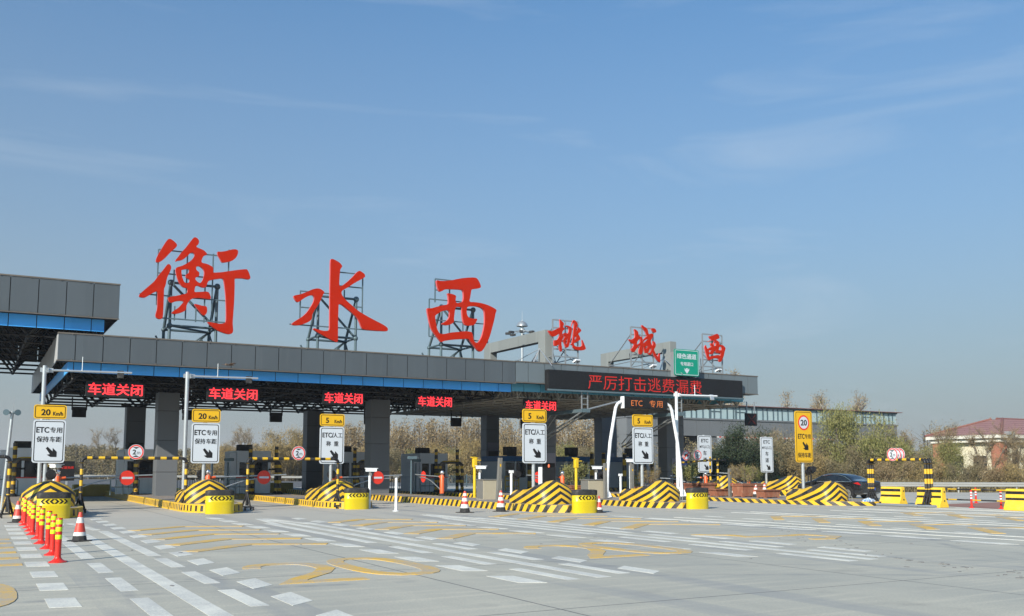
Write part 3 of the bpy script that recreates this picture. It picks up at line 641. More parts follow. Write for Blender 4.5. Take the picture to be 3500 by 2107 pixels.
def big(label, data, gx, gz, tw):
    t = thing('rooftop_character', label, 'sign character', (0, 0, 0), 0, 'large red characters on the dark canopy')
    letter('letter', data, 48.0, .16, t); grid(t, gx, gz, 48.16); bigframe(t, 0, 0, 0, tw); return t
big('first large red character 衡 on a pipe tower, leftmost on the roof', HENG, [(7.30,9.6,12.33),(8.06,10.6,11.4),(8.66,9.0,12.4),(9.55,8.9,11.0),(10.66,11,12.7),(8.15,8.9,9.6),(9.9,8.9,12.4),(9.15,8.9,9.6)], [(12.33,7.30,10.3),(11.17,7.30,9.6),(10.08,6.5,10.8),(8.98,7.3,10.8)], (8.0, 10.22))
big('second large red character 水, between 衡 and 西', SHUI, [(14.37,9.4,10.95),(17.77,9.7,12.14),(16.75,10.4,11.2),(15.1,9.2,10.0)], [(10.93,14.37,16.2),(12.14,16.4,17.77),(11.4,16.4,17.77),(9.15,13.83,18.7),(10.08,14.37,15.0),(10.35,16.9,17.77)], (15.46, 17.56))
big('third large red character 西, right end of the dark canopy', XI, [(22.05,11.0,12.33),(21.7,9.05,11.16),(22.95,9.2,12.2),(23.8,9.2,10.0),(25.38,8.9,9.6),(24.4,8.95,9.3)], [(12.33,22.05,23.2),(11.16,21.7,24),(10.0,22,25.4),(9.05,21.7,22.4),(9.0,24.2,25.38),(11.7,22.05,22.4)], (22.63, 24.64))
def small(label, data, x0, x1, zt=10.62):
    t = thing('rooftop_character', label, 'sign character', (0, 0, 0), 0, 'small red characters on the pale canopy')
    letter('letter', data, 48.0, .10, t)
    xm = (x0+x1)/2
    grid(t, [(x0,7.5,zt),(xm,8.0,zt),(x1,7.5,zt)], [(zt,x0,x1),(zt-.48,x0,x1),(9.35,x0,x1),(8.86,x0,x1),(8.42,x0,x1)], 48.16, .036, M['zinc'])
    f = MB(); yb = 50.6
    for x in (x0, x1): f.tube([(x, 48.2, zt-.5), (x, yb, 8.35)], .034, 6); f.tube([(x, 48.2, 8.42), (x, yb, 8.35)], .03, 6); f.tube([(x, yb, 7.5), (x, yb, 8.35)], .034, 6)
    f.tube([(x0, yb, 8.35), (x1, yb, 8.35)], .032, 6); f.tube([(x0, 48.25, 9.3), (x1+.7, 48.4, 7.6)], .024, 6); f.tube([(x0+.2, 48.6, 9.0), (x1-.2, 50, 7.5)], .024, 6)
    f.build('back_stay', M['zinc'], t, 50); return t
small('small red character 桃 on a thin steel grid, first above the LED board', TAO, 29.78, 31.57)
small('small red character 城, middle of the three above the LED board', CHENG, 35.53, 37.27, 10.6)
small('small red character 西 beside the green sign, rightmost on the roof', XI2, 41.32, 43.0, 10.56)
# grey portal frames that stand on the roof
def portal(label, x0, x1, yr, zt):
    t = thing('roof_portal_frame', label, 'roof frame', (0, 0, 0), 0, 'grey portal frames on the roof'); d = x1-x0
    p = MB(); p.box(x0, x1, 48.6, 49.4, 7.4, zt); p.build('post', M['portal'], t, None, .02)
    p = MB(); p.box(x0, x1, yr-.9, yr, 7.4, zt); p.build('post', M['portal'], t, None, .02)
    p = MB(); y = 49.41
    while y < yr-.95: p.box(x0+.004, x1-.004, y+.01, min(y+1.2, yr-.91)-.01, zt-.66, zt-.004); y += 1.2
    p.build('beam', M['portal'], t)
    s = MB()
    for y in (49.2, yr-.3):
        s.tube([(x0-.02, y, zt-1.1), (x0-.9, y-.4, 7.6)], .045, 6); s.tube([(x0-.02, y, zt-1.1), (x0-1.0, y+5, 7.6)], .025, 5); s.tube([(x0-.02, y, zt-1.1), (x0-1.0, y-3, 7.6)], .025, 5); s.tube([(x1, y, zt-1.6), (x1+1.6, y-.6, 7.6)], .03, 5)
    s.build('stay', M['galv'], t)
    return t
portal('grey portal frame on the roof left of the red 桃', 29.5, 30.02, 56.5, 10.05)
portal('grey portal frame on the roof behind the red 城', 38.98, 39.5, 56.5, 9.97)
def floodlight(x, label):
    t = thing('floodlight', label, 'floodlight', (x, 47.3, 7.86), R(15), 'floodlights on the canopy edge')
    b = MB(); b.rbox((0, .1, .24), (.42, .3, .09), 0, 0, R(-28)); b.build('lamp_head', M['white'], t, None, .01)
    b = MB(); b.box(-.17, -.14, 0, .03, -.04, .24); b.box(.14, .17, 0, .03, -.04, .24); b.build_each('bracket', M['galv'], t)
floodlight(31.0, 'white floodlight on the canopy edge under the red 桃'); floodlight(36.7, 'white floodlight on the canopy edge right of the red 城'); floodlight(42.0, 'white floodlight on the canopy edge under the small red 西')
# ------------------------------------------------------------------ islands, crash noses, drums
def island(label, x0, x1, yf, yb, h, mat, nose=2.4, nm=None):
    """kerbed island with a tapered nose towards the viewer; uv runs along the kerb in metres"""
    t = thing('toll_island', label, 'traffic island', (0, 0, 0), 0, 'toll islands')
    cx = (x0+x1)/2; hw = (x1-x0)/2
    half = [(hw*.30, 0), (hw*.62, nose*.14), (hw*.84, nose*.38), (hw*.96, nose*.7), (hw, nose), (hw, nose+3)]
    y = nose+6
    while y < yb-yf: half.append((hw, y)); y += 3
    half.append((hw, yb-yf))
    out = [(cx-a, yf+b) for a, b in reversed(half)]+[(cx+a, yf+b) for a, b in half]
    k = MB(); n = len(out); u = 0; k.uv = []
    for i in range(n-1):
        (xa, ya), (xb, y2) = out[i], out[i+1]; L = math.hypot(xb-xa, y2-ya)
        c = Vector((cx, ya, 0)); s_ = .02
        k.add([(xa,ya,-.01),(xb,y2,-.01),(xb+(s_ if xb < cx else -s_),y2,h),(xa+(s_ if xa < cx else -s_),ya,h)], [(0,1,2,3)])
        k.uv += [(u,0),(u+L,0),(u+L,1),(u,1)]; u += L
    k.build('kerb', mat, t)
    inn = [(cx+(x-cx)*.84, y+(.16 if y < yf+nose*.3 else 0)) for x, y in out]
    c = MB()
    for i in range(n-1):
        a, b, d, e_ = out[i], out[i+1], inn[i+1], inn[i]
        c.add([(a[0]+(.02 if a[0]<cx else -.02),a[1],h),(b[0]+(.02 if b[0]<cx else -.02),b[1],h),(d[0],d[1],h),(e_[0],e_[1],h)], [(0,1,2,3)])
    c.build('kerb_top', M['kerbplain'], t)
    p = MB(); p.flat(inn, h-.003); p.build('paving', M['paving'], t)
    e_ = MB(); e_.box(x0+.03, x1-.03, yb-.05, yb, 0, h-.01); e_.build('end_kerb', M['kerbplain'], t)
    return t
IS = [(1.25,3.65,37.0,80,.33),(7.33,9.75,38.35,80,.33),(13.5,15.75,39.6,80,.29),(19.5,21.95,31.9,80,.29),(26.15,28.6,33.0,80,.25),(34.8,40.2,31.0,56,.19),(41.05,43.6,45.4,75,.36),(45.9,48.4,44.6,75,.36)]
island('kerbed island on the far left behind the red bollard row', *IS[0], M['st_slot'])
island('yellow kerbed island under the front grey column and second 20 km sign', *IS[1], M['st_slot'])
island('yellow kerbed island with black slots under the first 5 km sign', *IS[2], M['st_slot'])
island('long yellow kerbed island under the second 5 km sign, two cones in front', *IS[3], M['st_slant'], 2.2)
island('striped kerbed island under the third 5 km sign near the white arch', *IS[4], M['st_slant'], 2.2)
island('wide low island with black and yellow kerb carrying the wooden planters', *IS[5], M['st_back'], 4)
island('rear kerbed island under the left ETC MTC sign', *IS[6], M['st_back'])
island('rear kerbed island under the right ETC MTC sign', *IS[7], M['st_back'])
def hump_mesh():
    st = [(0.0,.22,.0,.03),(.05,.42,.0,.28),(.16,.62,.0,.55),(.32,.80,.0,.78),(.52,.90,.02,.90),(.75,.95,.05,.92),(1.05,.97,.12,.87),(1.4,.98,.22,.78),(1.75,.98,.34,.68),(2.1,.98,.44,.58),(2.4,.98,.50,.53),(2.41,.98,.58,.53),(3.1,.98,.58,.53)]
    v = []; f = []; n = 9
    for y, b, t, h in st:
        y *= .87; b *= .93; t *= .93; h *= 1.05
        half = [(b,0),(b,h*.52),(t+(b-t)*.66,h*.80),(t+(b-t)*.2,h*.965)]
        v += [(-x,y,z) for x, z in half]+[(0,y,h)]+[(x,y,z) for x, z in reversed(half)]
    for i in range(len(st)-1):
        for j in range(n-1): f.append((i*n+j, i*n+j+1, (i+1)*n+j+1, (i+1)*n+j))
    f.append(tuple(range(n-1,-1,-1))); k = (len(st)-1)*n; f.append(tuple(k+j for j in range(n)))
    m = MB(); m.add(v, f); return m
def hump(label, x, y, z, src=[]):
    g = 'hazard painted crash humps'
    if not src:
        t = thing('crash_hump', label, 'crash barrier', (x, y, z), 0, g)
        hump_mesh().build('nose_block', M['st_hump'], t, 38)
        b = MB(); b.tube([(.55,-.12,0)]+[(.55, -.12+.09*(1-cos(a)), .16+.07*sin(a)) for a in (0,.8,1.57,2.3,3.14)]+[(.55,.06,0)], .014, 6); b.build('lifting_eye', M['zinc'], t, 50)
        src.append(t); return t
    return dup(src[0], (x, y, z), 0, label, g)
hump('black and yellow crash hump behind the leftmost drum', 2.47, 38.55, .325)
hump('black and yellow crash hump in front of the front grey column', 8.42, 40.0, .325)
hump('black and yellow crash hump below the first 5 km weighing sign', 14.45, 41.2, .285)
hump('large hazard striped crash hump below the second 5 km sign', 20.78, 32.95, .285)
hump('black and yellow crash hump below the third 5 km sign, under the white arch', 27.35, 34.2, .245)
hump('black and yellow crash hump in front of the black saloon car', 36.1, 32.3, .185)
hump('smaller far crash hump below the left ETC MTC sign', 42.3, 46.6, .355)
hump('smaller far crash hump below the right ETC MTC sign', 47.2, 45.7, .355)
# water drums: flattened oval tanks with a black lid and a chevron band
W2, D2 = .535, .29
def ov(a, k=1.0): return (W2*k*math.copysign(abs(cos(a))**.8, cos(a)), D2*k*math.copysign(abs(sin(a))**.8, sin(a)))
def ovlathe(mb, prof, n=40):
    vs = []; fs = []
    for k, z in prof:
        for j in range(n): vs.append((*ov(2*pi*j/n, k), z))
    for i in range(len(prof)-1):
        for j in range(n): fs.append((i*n+j, i*n+(j+1)%n, (i+1)*n+(j+1)%n, (i+1)*n+j))
    fs.append(tuple(range(n-1,-1,-1))); fs.append(tuple((len(prof)-1)*n+j for j in range(n))); mb.add(vs, fs)
def drum():
    t = thing('water_drum', '', 'crash drum')
    b = MB(); ovlathe(b, [(.985,0),(1,.02),(1,.42),(1.018,.44),(1.018,.47),(.99,.49),(.985,.70)]); b.build('tank', M['drum'], t, 40)
    l = MB(); ovlathe(l, [(1.012,.695),(1.02,.71),(1.02,.86),(.99,.885),(.8,.905),(.3,.91)]); l.build('lid', M['rubber'], t, 40)
    # chevron band: arms laid on the front of the tank
    tab = [ov(-pi+pi*i/200, 1.006) for i in range(201)]; acc = [0]
    for p, q in zip(tab, tab[1:]): acc.append(acc[-1]+math.hypot(q[0]-p[0], q[1]-p[1]))
    def pos(u, z):
        s = acc[-1]/2+u; i = min(199, max(0, next((k for k, a in enumerate(acc) if a > s), 200)-1)); w = (s-acc[i])/(acc[i+1]-acc[i])
        return (tab[i][0]+(tab[i+1][0]-tab[i][0])*w, tab[i][1]+(tab[i+1][1]-tab[i][1])*w, z)
    c = MB(); z0, z1, th, rn = .515, .675, .075, .085; zm = (z0+z1)/2
    def arm(u, d):
        for za, zb in ((zm, z1), (zm, z0)):
            N = 4
            for k in range(N):
                f0, f1 = k/N, (k+1)/N
                q = [(u+d*rn*f0, za+(zb-za)*f0), (u+d*rn*f0+d*th, za+(zb-za)*f0), (u+d*rn*f1+d*th, za+(zb-za)*f1), (u+d*rn*f1, za+(zb-za)*f1)]
                c.add([pos(*p) for p in q], [(0,1,2,3)])
    for k in range(3): arm(-.15-k*.145, 1); arm(.15+k*.145, -1)
    c.build('chevron_band', M['ink'], t); return t
D0 = drum(); DG = 'yellow water drums in front of the islands'
for i, (x, y, lb) in enumerate(((2.47,36.75,'yellow oval drum with black lid behind the row of red bollards, leftmost'),(8.28,37.65,'yellow oval drum with black lid in front of the second hump from the left'),
        (14.33,39.15,'yellow oval drum with black lid beside the tall white camera posts'),(20.84,31.4,'yellow oval drum with a small red cone at its right side'),(27.25,32.3,'yellow oval drum below the white arm pole, rightmost drum'))):
    if i == 0: D0.location = (x, y, 0); D0['label'] = lb; D0['group'] = DG
    else: dup(D0, (x, y, 0), 0, lb, DG)
# ------------------------------------------------------------------ lane signs
def arrow(mb, cx, cz, s, y):
    d = [(-.50,.36),(-.34,.52),(.12,.06),(.12,.40),(.50,-.02+.04),(.50,-.50),(-.06,-.50),(-.40,-.28),(-.12,-.28+.06)]
    mb.add([(cx+px*s, y, cz+pz*s) for px, pz in d], [tuple(range(len(d)))])
def lane_sign(label, x, y, speed, lines, pole_off=0, tilt=0):
    t = thing('lane_sign', label, 'road sign', (x, y, 0), 0, 'white lane signs with a yellow speed plate')
    p = MB(); p.tube([(pole_off, .10, .2), (pole_off, .10, 4.0)], .075, 12); p.build('post', M['galv'], t, 50)
    a = MB(); a.extr(rrect(-.59,.59,3.69,4.25,.09), -.02, .02); a.build('speed_plate', M['signyellow'], t, 30)
    b = MB(); ring(b, rrect(-.55,.55,3.73,4.21,.07), rrect(-.525,.525,3.755,4.185,.05), -.024); text(b, speed, -.16 if len(speed) > 1 else -.24, 3.95, -.024, .25, None, 0, .02); text(b, 'Km/h', .28, 3.905, -.024, .16, .36, 0, .015); b.build('speed_lettering', M['ink'], t)
    a = MB(); a.extr(rrect(-.585,.585,1.95,3.65,.10), -.02, .02); a.build('lane_plate', M['signwhite'], t, 30)
    b = MB(); ring(b, rrect(-.535,.535,2.0,3.60,.08), rrect(-.505,.505,2.03,3.57,.06), -.024)
    for s_, cx, cz, w in lines: text(b, s_, cx, cz, -.024, .23, w, 0, .010)
    arrow(b, .10, 2.38, .40, -.024); b.build('lane_lettering', M['ink'], t)
    c = MB()
    for z in (2.3, 3.3, 3.85, 4.1): c.box(pole_off-.12, pole_off+.12, .022, .11, z-.03, z+.03)
    c.build_each('clamp', M['zinc'], t); return t
LA = [('ETC', -.24, 3.25, .46), ('专用', .24, 3.25, .44), ('保持', -.23, 2.88, .43), ('车距', .24, 2.88, .43)]
LB = [('ETC/', -.20, 3.27, .53), ('人工', .27, 3.27, .44), ('称', -.17, 2.88, .22), ('重', .20, 2.88, .22)]
lane_sign('white ETC 专用 sign under a 20 km plate, nearest the left edge', 2.55, 42.2, '20', LA, -.08)
lane_sign('white ETC 专用 sign under a 20 km plate, right of the front grey column', 8.56, 42.0, '20', LA, -.02)
lane_sign('white 称重 sign under a 5 km plate, in front of a dark rear column', 14.42, 42.8, '5', LB)
lane_sign('white 称重 sign under a 5 km plate, above the largest hump', 20.77, 35.1, '5', LB)
lane_sign('white 称重 sign under a 5 km plate, below the ETC arch board', 27.33, 36.2, '5', LB)
def tall_sign(label, x, y):
    t = thing('lane_sign', label, 'road sign', (x, y, 0), 0, 'tall white ETC MTC lane signs')
    p = MB(); p.tube([(0, .10, .15), (0, .10, 3.9)], .08, 12); p.build('post', M['galv'], t, 50)
    a = MB(); a.extr(rrect(-.56,.56,1.5,3.86,.1), -.02, .02); a.build('lane_plate', M['signwhite'], t, 30)
    b = MB(); ring(b, rrect(-.51,.51,1.55,3.81,.08), rrect(-.48,.48,1.58,3.78,.06), -.024)
    text(b, 'ETC', 0, 3.53, -.024, .23, .58); text(b, 'MTC(人工)', 0, 3.13, -.024, .24, .82); text(b, '车', 0, 2.74, -.024, .30); text(b, '道', 0, 2.31, -.024, .30); arrow(b, .1, 1.84, .36, -.024)
    b.build('lane_lettering', M['ink'], t); return t
tall_sign('tall white ETC MTC sign behind the small striped height bar', 40.85, 47.6); tall_sign('tall white ETC MTC sign left of the yellow 20 sign', 46.4, 47.8)
t = thing('lane_sign', 'tall yellow sign with a red ringed 20 and ETC 专用', 'road sign', (37.1, 35.55, 0))
p = MB(); p.tube([(-.03, .1, .15), (-.03, .1, 4.4)], .085, 12); p.build('post', M['galv'], t, 50)
a = MB(); a.extr(rrect(-.6,.6,2.05,4.68,.13), -.02, .02); a.build('plate', M['signyellow'], t, 30)
b = MB(); ring(b, rrect(-.55,.55,2.10,4.63,.1), rrect(-.525,.525,2.125,4.605,.08), -.024); text(b, 'ETC', -.20, 3.38, -.024, .26, .46, 0, .02); text(b, '专用', .26, 3.38, -.024, .24, .42, 0, .010); text(b, '保持车距', 0, 2.42, -.024, .26, .94, 0, .010); arrow(b, .08, 2.89, .42, -.024); b.build('lettering', M['ink'], t)
c = MB(); c.extr([(.39*cos(q*pi/20), 4.08+.39*sin(q*pi/20)) for q in range(40)], -.026, -.021); c.build('speed_ring', M['signred'], t)
c = MB(); c.extr([(.31*cos(q*pi/20), 4.08+.31*sin(q*pi/20)) for q in range(40)], -.03, -.026); k = c.build('speed_disc', M['signwhite'], t)
b = MB(); text(b, '20', 0, 4.08, -.034, .30, .44, 0, .03); b.build('speed_number', M['ink'], t)
# ------------------------------------------------------------------ height gates
def round_sign(t, x, z, y=-.09, body=('2', 'm')):
    c = MB(); c.extr([(x+.30*cos(q*pi/18), z+.30*sin(q*pi/18)) for q in range(36)], y, y+.02); s = c.build('round_sign', M['signwhite'], t, 30)
    c = MB(); ring(c, [(x+.285*cos(q*pi/18), z+.285*sin(q*pi/18)) for q in range(36)], [(x+.235*cos(q*pi/18), z+.235*sin(q*pi/18)) for q in range(36)], y-.003); c.build('red_ring', M['signred'], s)
    b = MB()
    if body is None:
        b.box(x-.16, x+.06, y-.006, y-.004, z-.05, z+.09); b.box(x+.07, x+.17, y-.006, y-.004, z-.05, z+.05); b.box(x-.13, x-.06, y-.006, y-.004, z-.1, z-.05); b.box(x+.05, x+.12, y-.006, y-.004, z-.1, z-.05); b.build('pictogram', M['ink'], s)
        b = MB(); b.add([(x-.19,y-.009,z-.15),(x-.15,y-.009,z-.19),(x+.19,y-.009,z+.15),(x+.15,y-.009,z+.19)], [(0,1,2,3)]); b.build('red_slash', M['signred'], s); return s
    text(b, body[0], x-.06, z+.0, y-.004, .2, .13 if len(body[0])==1 else .2, 0, .01); text(b, body[1], x+.1, z-.04, y-.004, .10, .12, 0, .0)
    for sg in (1, -1): b.add([(x-.13, y-.004, z+sg*.195), (x+.13, y-.004, z+sg*.195), (x, y-.004, z+sg*.125)], [(0,1,2)])
    b.build('lettering', M['ink'], s); return s
def gate(label, loc, w, rz=0, sign_at=.5, group='black and yellow 2 m height gates', zt=2.08):
    t = thing('height_gate', label, 'height barrier', loc, rz, group)
    for x in (0, w):
        p = MB(); p.tube([(x, 0, .78), (x, 0, zt-.10)], .06, 12); p.build('post', M['st_post'], t, 50)
        s = MB(); s.tube([(x, 0, .2), (x, 0, .79)], .062, 12)
        for dx, dy in ((.17, .12), (-.17, .12), (.05, -.34)): s.tube([(x, 0, .76), (x+dx, dy, .14)], .04, 8)
        s.slab([(x-.2,-.4),(x+.2,-.4),(x+.2,-.34),(x-.2,-.34)], .12, .16); s.slab([(x-.24,.12),(x+.24,.12),(x+.24,.18),(x-.24,.18)], .12, .16); s.box(x-.03, x+.03, -.36, .15, .12, .16); st = s.build('stand', M['black'], t, 50)
        for dx, dy in ((-.21,.15),(.21,.15),(-.17,-.37),(.17,-.37)):
            c = MB(); c.tube([(x+dx-.022, dy, .06), (x+dx+.022, dy, .06)], .06, 12); c.box(x+dx-.035, x+dx-.024, dy-.02, dy+.02, .05, .13); c.build('castor', M['rubber'], st, 40)
    k = MB(); k.tube([(0, 0, zt-.1)]+[(.18-.18*cos(a), 0, zt-.1+.16*sin(a)) for a in (.3,.7,1.1,1.5)], .064, 10); k.tube([(w, 0, zt-.1)]+[(w-.18+.18*cos(a), 0, zt-.1+.16*sin(a)) for a in (.3,.7,1.1,1.5)], .064, 10)
    for x in (0, w): k.box(x-.12, x+.12, -.1, .1, zt-.125, zt-.1)
    k.build_each('elbow', M['black'], t, 50)
    b = MB(); b.tube([(.18, 0, zt+.06), (w-.18, 0, zt+.06)], .06, 12); b.build('crossbar', M['st_bar'], t, 50)
    if sign_at is not None: round_sign(t, w*sign_at, zt+.30)
    return t
gate('striped height gate left of the first 20 km sign, cut by the frame edge', (-2.85, 38.2, 0), 3.95, 0, None)
gate('striped height gate with 2m disc in the second lane from the left', (3.68, 40.95, 0), 3.9, R(-3), .50)
gate('striped height gate with 2m disc left of the first 5 km sign', (9.98, 40.35, 0), 3.95, R(1.5), .54)
for i, d in enumerate((0, .15, .30)):
    gate('one of the three 2m height gates nested together beside the barrier blocks', (37.28+d*.9, 31.7-d*.05, 0), 3.15+d*.25, R(-90), .47+d*.12, '2 m height gates parked nested beside the barriers')
# small low bar with two prohibition discs, seen beyond the last drum
t = thing('height_bar', 'low striped height bar with two red ringed discs beyond the rightmost drum', 'height barrier', (35.85, 44.5, 0))
p = MB(); p.tube([(2.75, 0, .2), (2.75, 0, 2.45)], .06, 10); p.build('post', M['st_post'], t, 50)
p = MB(); p.tube([(3.85, .6, .2), (3.85, .6, 2.35)], .08, 10); p.build('post', M['st_post'], t, 50)
b = MB(); b.tube([(0, 0, 2.05), (3.85, .5, 2.3)], .055, 10); b.build('crossbar', M['st_bar'], t, 50); b = MB(); b.box(2.6, 4.3, .35, .45, 2.22, 2.30); b.build('bracket', M['black'], t)
s = round_sign(t, .86, 2.52, -.09, None); s = round_sign(t, 1.72, 2.54, -.09, ('2.0', 'm'))
# ------------------------------------------------------------------ lane barriers with no-entry discs
def barrier_gate(label, loc, rz, disc=True, arm_len=3.9, tall=False, at=.70):
    t = thing('barrier_gate', label, 'lane barrier', loc, rz, 'orange lane barriers')
    z = 1.0
    p = MB(); p.lathe([(.15,0),(.15,.14)], 14); p.build('foot', M['rubber'], t, 40)
    p = MB(); p.lathe([(.12,.14),(.12,z+.06),(.10,z+.1)], 16); p.build('post', M['orange'], t, 40)
    p = MB(); p.tube([(-.15, 0, z-.04), (.32, 0, z+.02)], .055, 10); p.build('arm_socket', M['orange'], t, 40)
    p = MB(); p.ball((0, 0, z+.24), .12, 10); p.lathe([(.05,z+.08),(.05,z+.14)], 10); p.build('ball_finial', M['chrome'], t, 60)
    p = MB(); p.tube([(.3, 0, z+.02), (arm_len, 0, z+.12)], .032, 8); p.build('arm', M['zinc'], t, 50)
    p = MB(); p.tube([(.12, 0, .30)]+[(.12+2.4*k/8, 0, .30+.66*math.sin(pi/2*k/8)) for k in range(1, 9)]+[(2.9, 0, z-.03)], .026, 8); p.build('lower_arm', M['zinc'], t, 50)
    if disc:
        x = arm_len*at; c = MB(); c.extr([(x+.31*cos(q*pi/18), z+.0+.31*sin(q*pi/18)) for q in range(36)], -.06, -.035); d = c.build('no_entry_disc', M['signred'], t, 30)
        c = MB(); c.box(x-.22, x+.22, -.066, -.061, z-.045, z+.045); c.build('white_bar', M['signwhite'], d)
    return t
barrier_gate('closed lane barrier with no entry disc in the lane left of the front grey column', (3.0, 43.4, .33), R(8), True, 3.8, at=.72)
barrier_gate('closed lane barrier with no entry disc right of the second 20 km sign', (9.05, 43.6, .33), R(5), True, 3.6, at=.70)
barrier_gate('closed lane barrier with no entry disc behind the white camera posts', (15.05, 44.0, .29), R(4), True, 3.5, at=.62)
barrier_gate('orange barrier post with its arm swung open beside the white lane kerb', (21.7, 46.3, .29), R(91), True, 3.4, at=.72)
barrier_gate('orange barrier post with open arm behind the third 5 km sign hump', (28.1, 44.5, .25), R(95), True, 3.4)
barrier_gate('orange barrier post beyond the low striped height bar', (38.3, 44.6, .19), R(120), False, 2.2)
barrier_gate('orange barrier post behind the dry shrub planter', (43.8, 46.8, .36), R(120), False, 2.2)
# ------------------------------------------------------------------ LED boards
def led_sign(label, x0, x1):
    t = thing('lane_led_sign', label, 'LED sign', (0, 0, 0), 0, 'LED signs hung under the canopy')
    zc = 5.42; b = MB(); b.box(x0, x1, 48.02, 48.22, zc-.36, zc+.36); b.build('housing', M['led'], t, None, .015)
    b = MB(); text(b, '车道关闭', (x0+x1)/2, zc, 48.012, .56, (x1-x0)*.92, 0, .010); b.build('lettering', M['ledred'], t)
    b = MB()
    for x in (x0+.3, x1-.3): b.tube([(x, 48.12, zc+.36), (x, 48.12, 6.0)], .03, 6)
    b.build_each('hanger', M['truss'], t); return t
led_sign('lit LED sign 车道关闭 left of the front grey column', 4.33, 6.91); led_sign('lit LED sign 车道关闭 just right of the second light arm pole', 9.78, 12.34)
led_sign('lit LED sign 车道关闭 above the first 5 km weighing sign', 15.65, 17.9); led_sign('lit LED sign 车道关闭 right of the second front grey column', 20.94, 23.15); led_sign('lit LED sign 车道关闭 partly hidden behind the second 5 km plate', 27.74, 29.98)
t = thing('led_board', 'wide black LED board reading 严厉打击逃费漏费 in red', 'LED board', (0, 0, 0))
b = MB(); b.box(28.5, 43.3, 46.62, 46.98, 6.22, 7.42); b.build('housing', M['led'], t, None, .02)
b = MB(); b.box(28.62, 43.18, 46.602, 46.62, 6.36, 7.33); b.build('screen', M['ledface'], t)
b = MB(); b.box(28.45, 43.35, 46.57, 46.62, 6.20, 6.30); b.build('lower_rim', M['teal_steel'], t)
b = MB(); text(b, '严厉打击逃费漏费', 35.55, 6.83, 46.595, .86, 8.6, 0, -.004); b.build('lettering', M['ledred2'], t)
b = MB()
for x in (30.9, 31.32, 37.95, 38.35): b.box(x-.03, x+.03, 46.75, 46.81, 5.2, 6.22)
for x in (31.1, 38.15):
    for z in (5.5, 5.85): b.box(x-.2, x+.2, 46.76, 46.80, z-.02, z+.02)
b.build_each('ladder_hanger', M['zinc'], t)
for x in (31.1, 38.15):
    b = MB(); b.rbox((x, 48.6, 5.12), (.5, 3.9, .2)); b.rbox((x+.05, 46.62, 5.12), (.42, .1, .22)); b.build('support_beam', M['teal_steel'], t)
    b = MB()
    for dx in (-.2, .2): b.tube([(x+dx, 46.8, 5.05), (x+dx+.2, 52.9, 3.2)], .045, 6); b.tube([(x+dx, 50.2, 5.05), (x+dx+.2, 52.9, 3.4)], .035, 6)
    for k in range(9): f = k/9; b.tube([(x-.2+.2*f, 46.8+6.1*f, 5.05-1.85*f), (x+.2+.2*f, 46.8+6.1*f, 5.05-1.85*f)], .02, 5)
    b.build('brace', M['zinc'], t)
b = MB(); b.tube([(31.3, 46.75, 5.2), (34.6, 46.9, 6.0)], .06, 6); b.tube([(38.1, 46.75, 5.2), (34.9, 46.9, 6.0)], .06, 6); b.build('tie_bar', M['zinc'], t)
t = thing('green_sign', 'green sign 绿色通道 fixed above the LED board', 'road sign', (0, 0, 0))
a = MB(); a.extr(rrect(37.55,39.5,7.5,9.15,.1), 46.40, 46.46); a.build('plate', M['signgreen'], t, 30)
b = MB(); ring(b, rrect(37.6,39.45,7.55,9.10,.09), rrect(37.63,39.42,7.58,9.07,.07), 46.396); text(b, '绿色通道', 38.52, 8.72, 46.396, .34, 1.55); text(b, '专用道口', 38.52, 8.24, 46.396, .25, 1.0)
b.add([(x, 46.396, z) for x, z in ((38.46,7.98),(38.58,7.98),(38.58,7.86),(38.7,7.98),(38.7,7.84),(38.52,7.63),(38.34,7.84),(38.34,7.98),(38.46,7.86))], [tuple(range(9))]); b.build('lettering', M['signwhite'], t)
b = MB(); b.box(37.7, 37.78, 46.47, 46.98, 7.42, 9.0); b.box(39.25, 39.33, 46.47, 46.98, 7.42, 9.0); b.build_each('bracket', M['zinc'], t)
# white arch gantry with an ETC board
t = thing('arch_gantry', 'white tapered arch legs carrying a small ETC 专用 LED board', 'gantry', (0, 42.0, 0))
for s, xa, xf in ((-1, 30.35, 29.3), (1, 33.4, 34.35)):
    b = MB(); top = 5.32; pts = [(xf, 0, .2), (xf-s*.06, 0, 1.6), (xf-s*.25, 0, 3.2), (xf-s*.52, 0, 4.5), (xf-s*.62, 0, 4.98), (xf-s*.74, 0, 5.2), (xf-s*.95, 0, 5.32), (xa-s*.02, 0, 5.36)]
    b.tube(pts, .095, 14, 0, .075); lg = b.build('arch_leg', M['white'], t, 60)
    b = MB(); b.lathe([(.30,.0),(.30,.03)], 12, (xf, 0, .22)); 
    for q in range(6): an = q*pi/3; b.add([(xf+.12*cos(an), .12*sin(an), .25), (xf+.28*cos(an), .28*sin(an), .25), (xf+.12*cos(an), .12*sin(an), .62)], [(0,1,2)])
    b.build('foot_plate', M['white'], lg)
b = MB(); b.box(30.4, 33.35, -.12, .12, 5.0, 5.58); b.build('board', M['led'], t, None, .02)
b = MB(); b.box(30.35, 30.41, -.14, .14, 4.98, 5.62); b.build('board_end', M['white'], t)
b = MB(); text(b, 'ETC', 31.25, 5.27, -.126, .30, .75, 0, -.006); b.build('lettering', M['ledorange'], t); b = MB(); text(b, '专用', 32.55, 5.27, -.126, .38, .9, 0, -.006); b.build('lettering', M['ledorange'], t)
# plinth below the third arm pole
g = MB(); g.slab([(34.1,42.2),(36.0,42.2),(36.0,44.5),(34.1,44.5)], 0, .42); tag(g.build('pole_plinth', M['plinth'], None, None, .03), 'pale concrete plinth under the white arm pole', 'plinth')
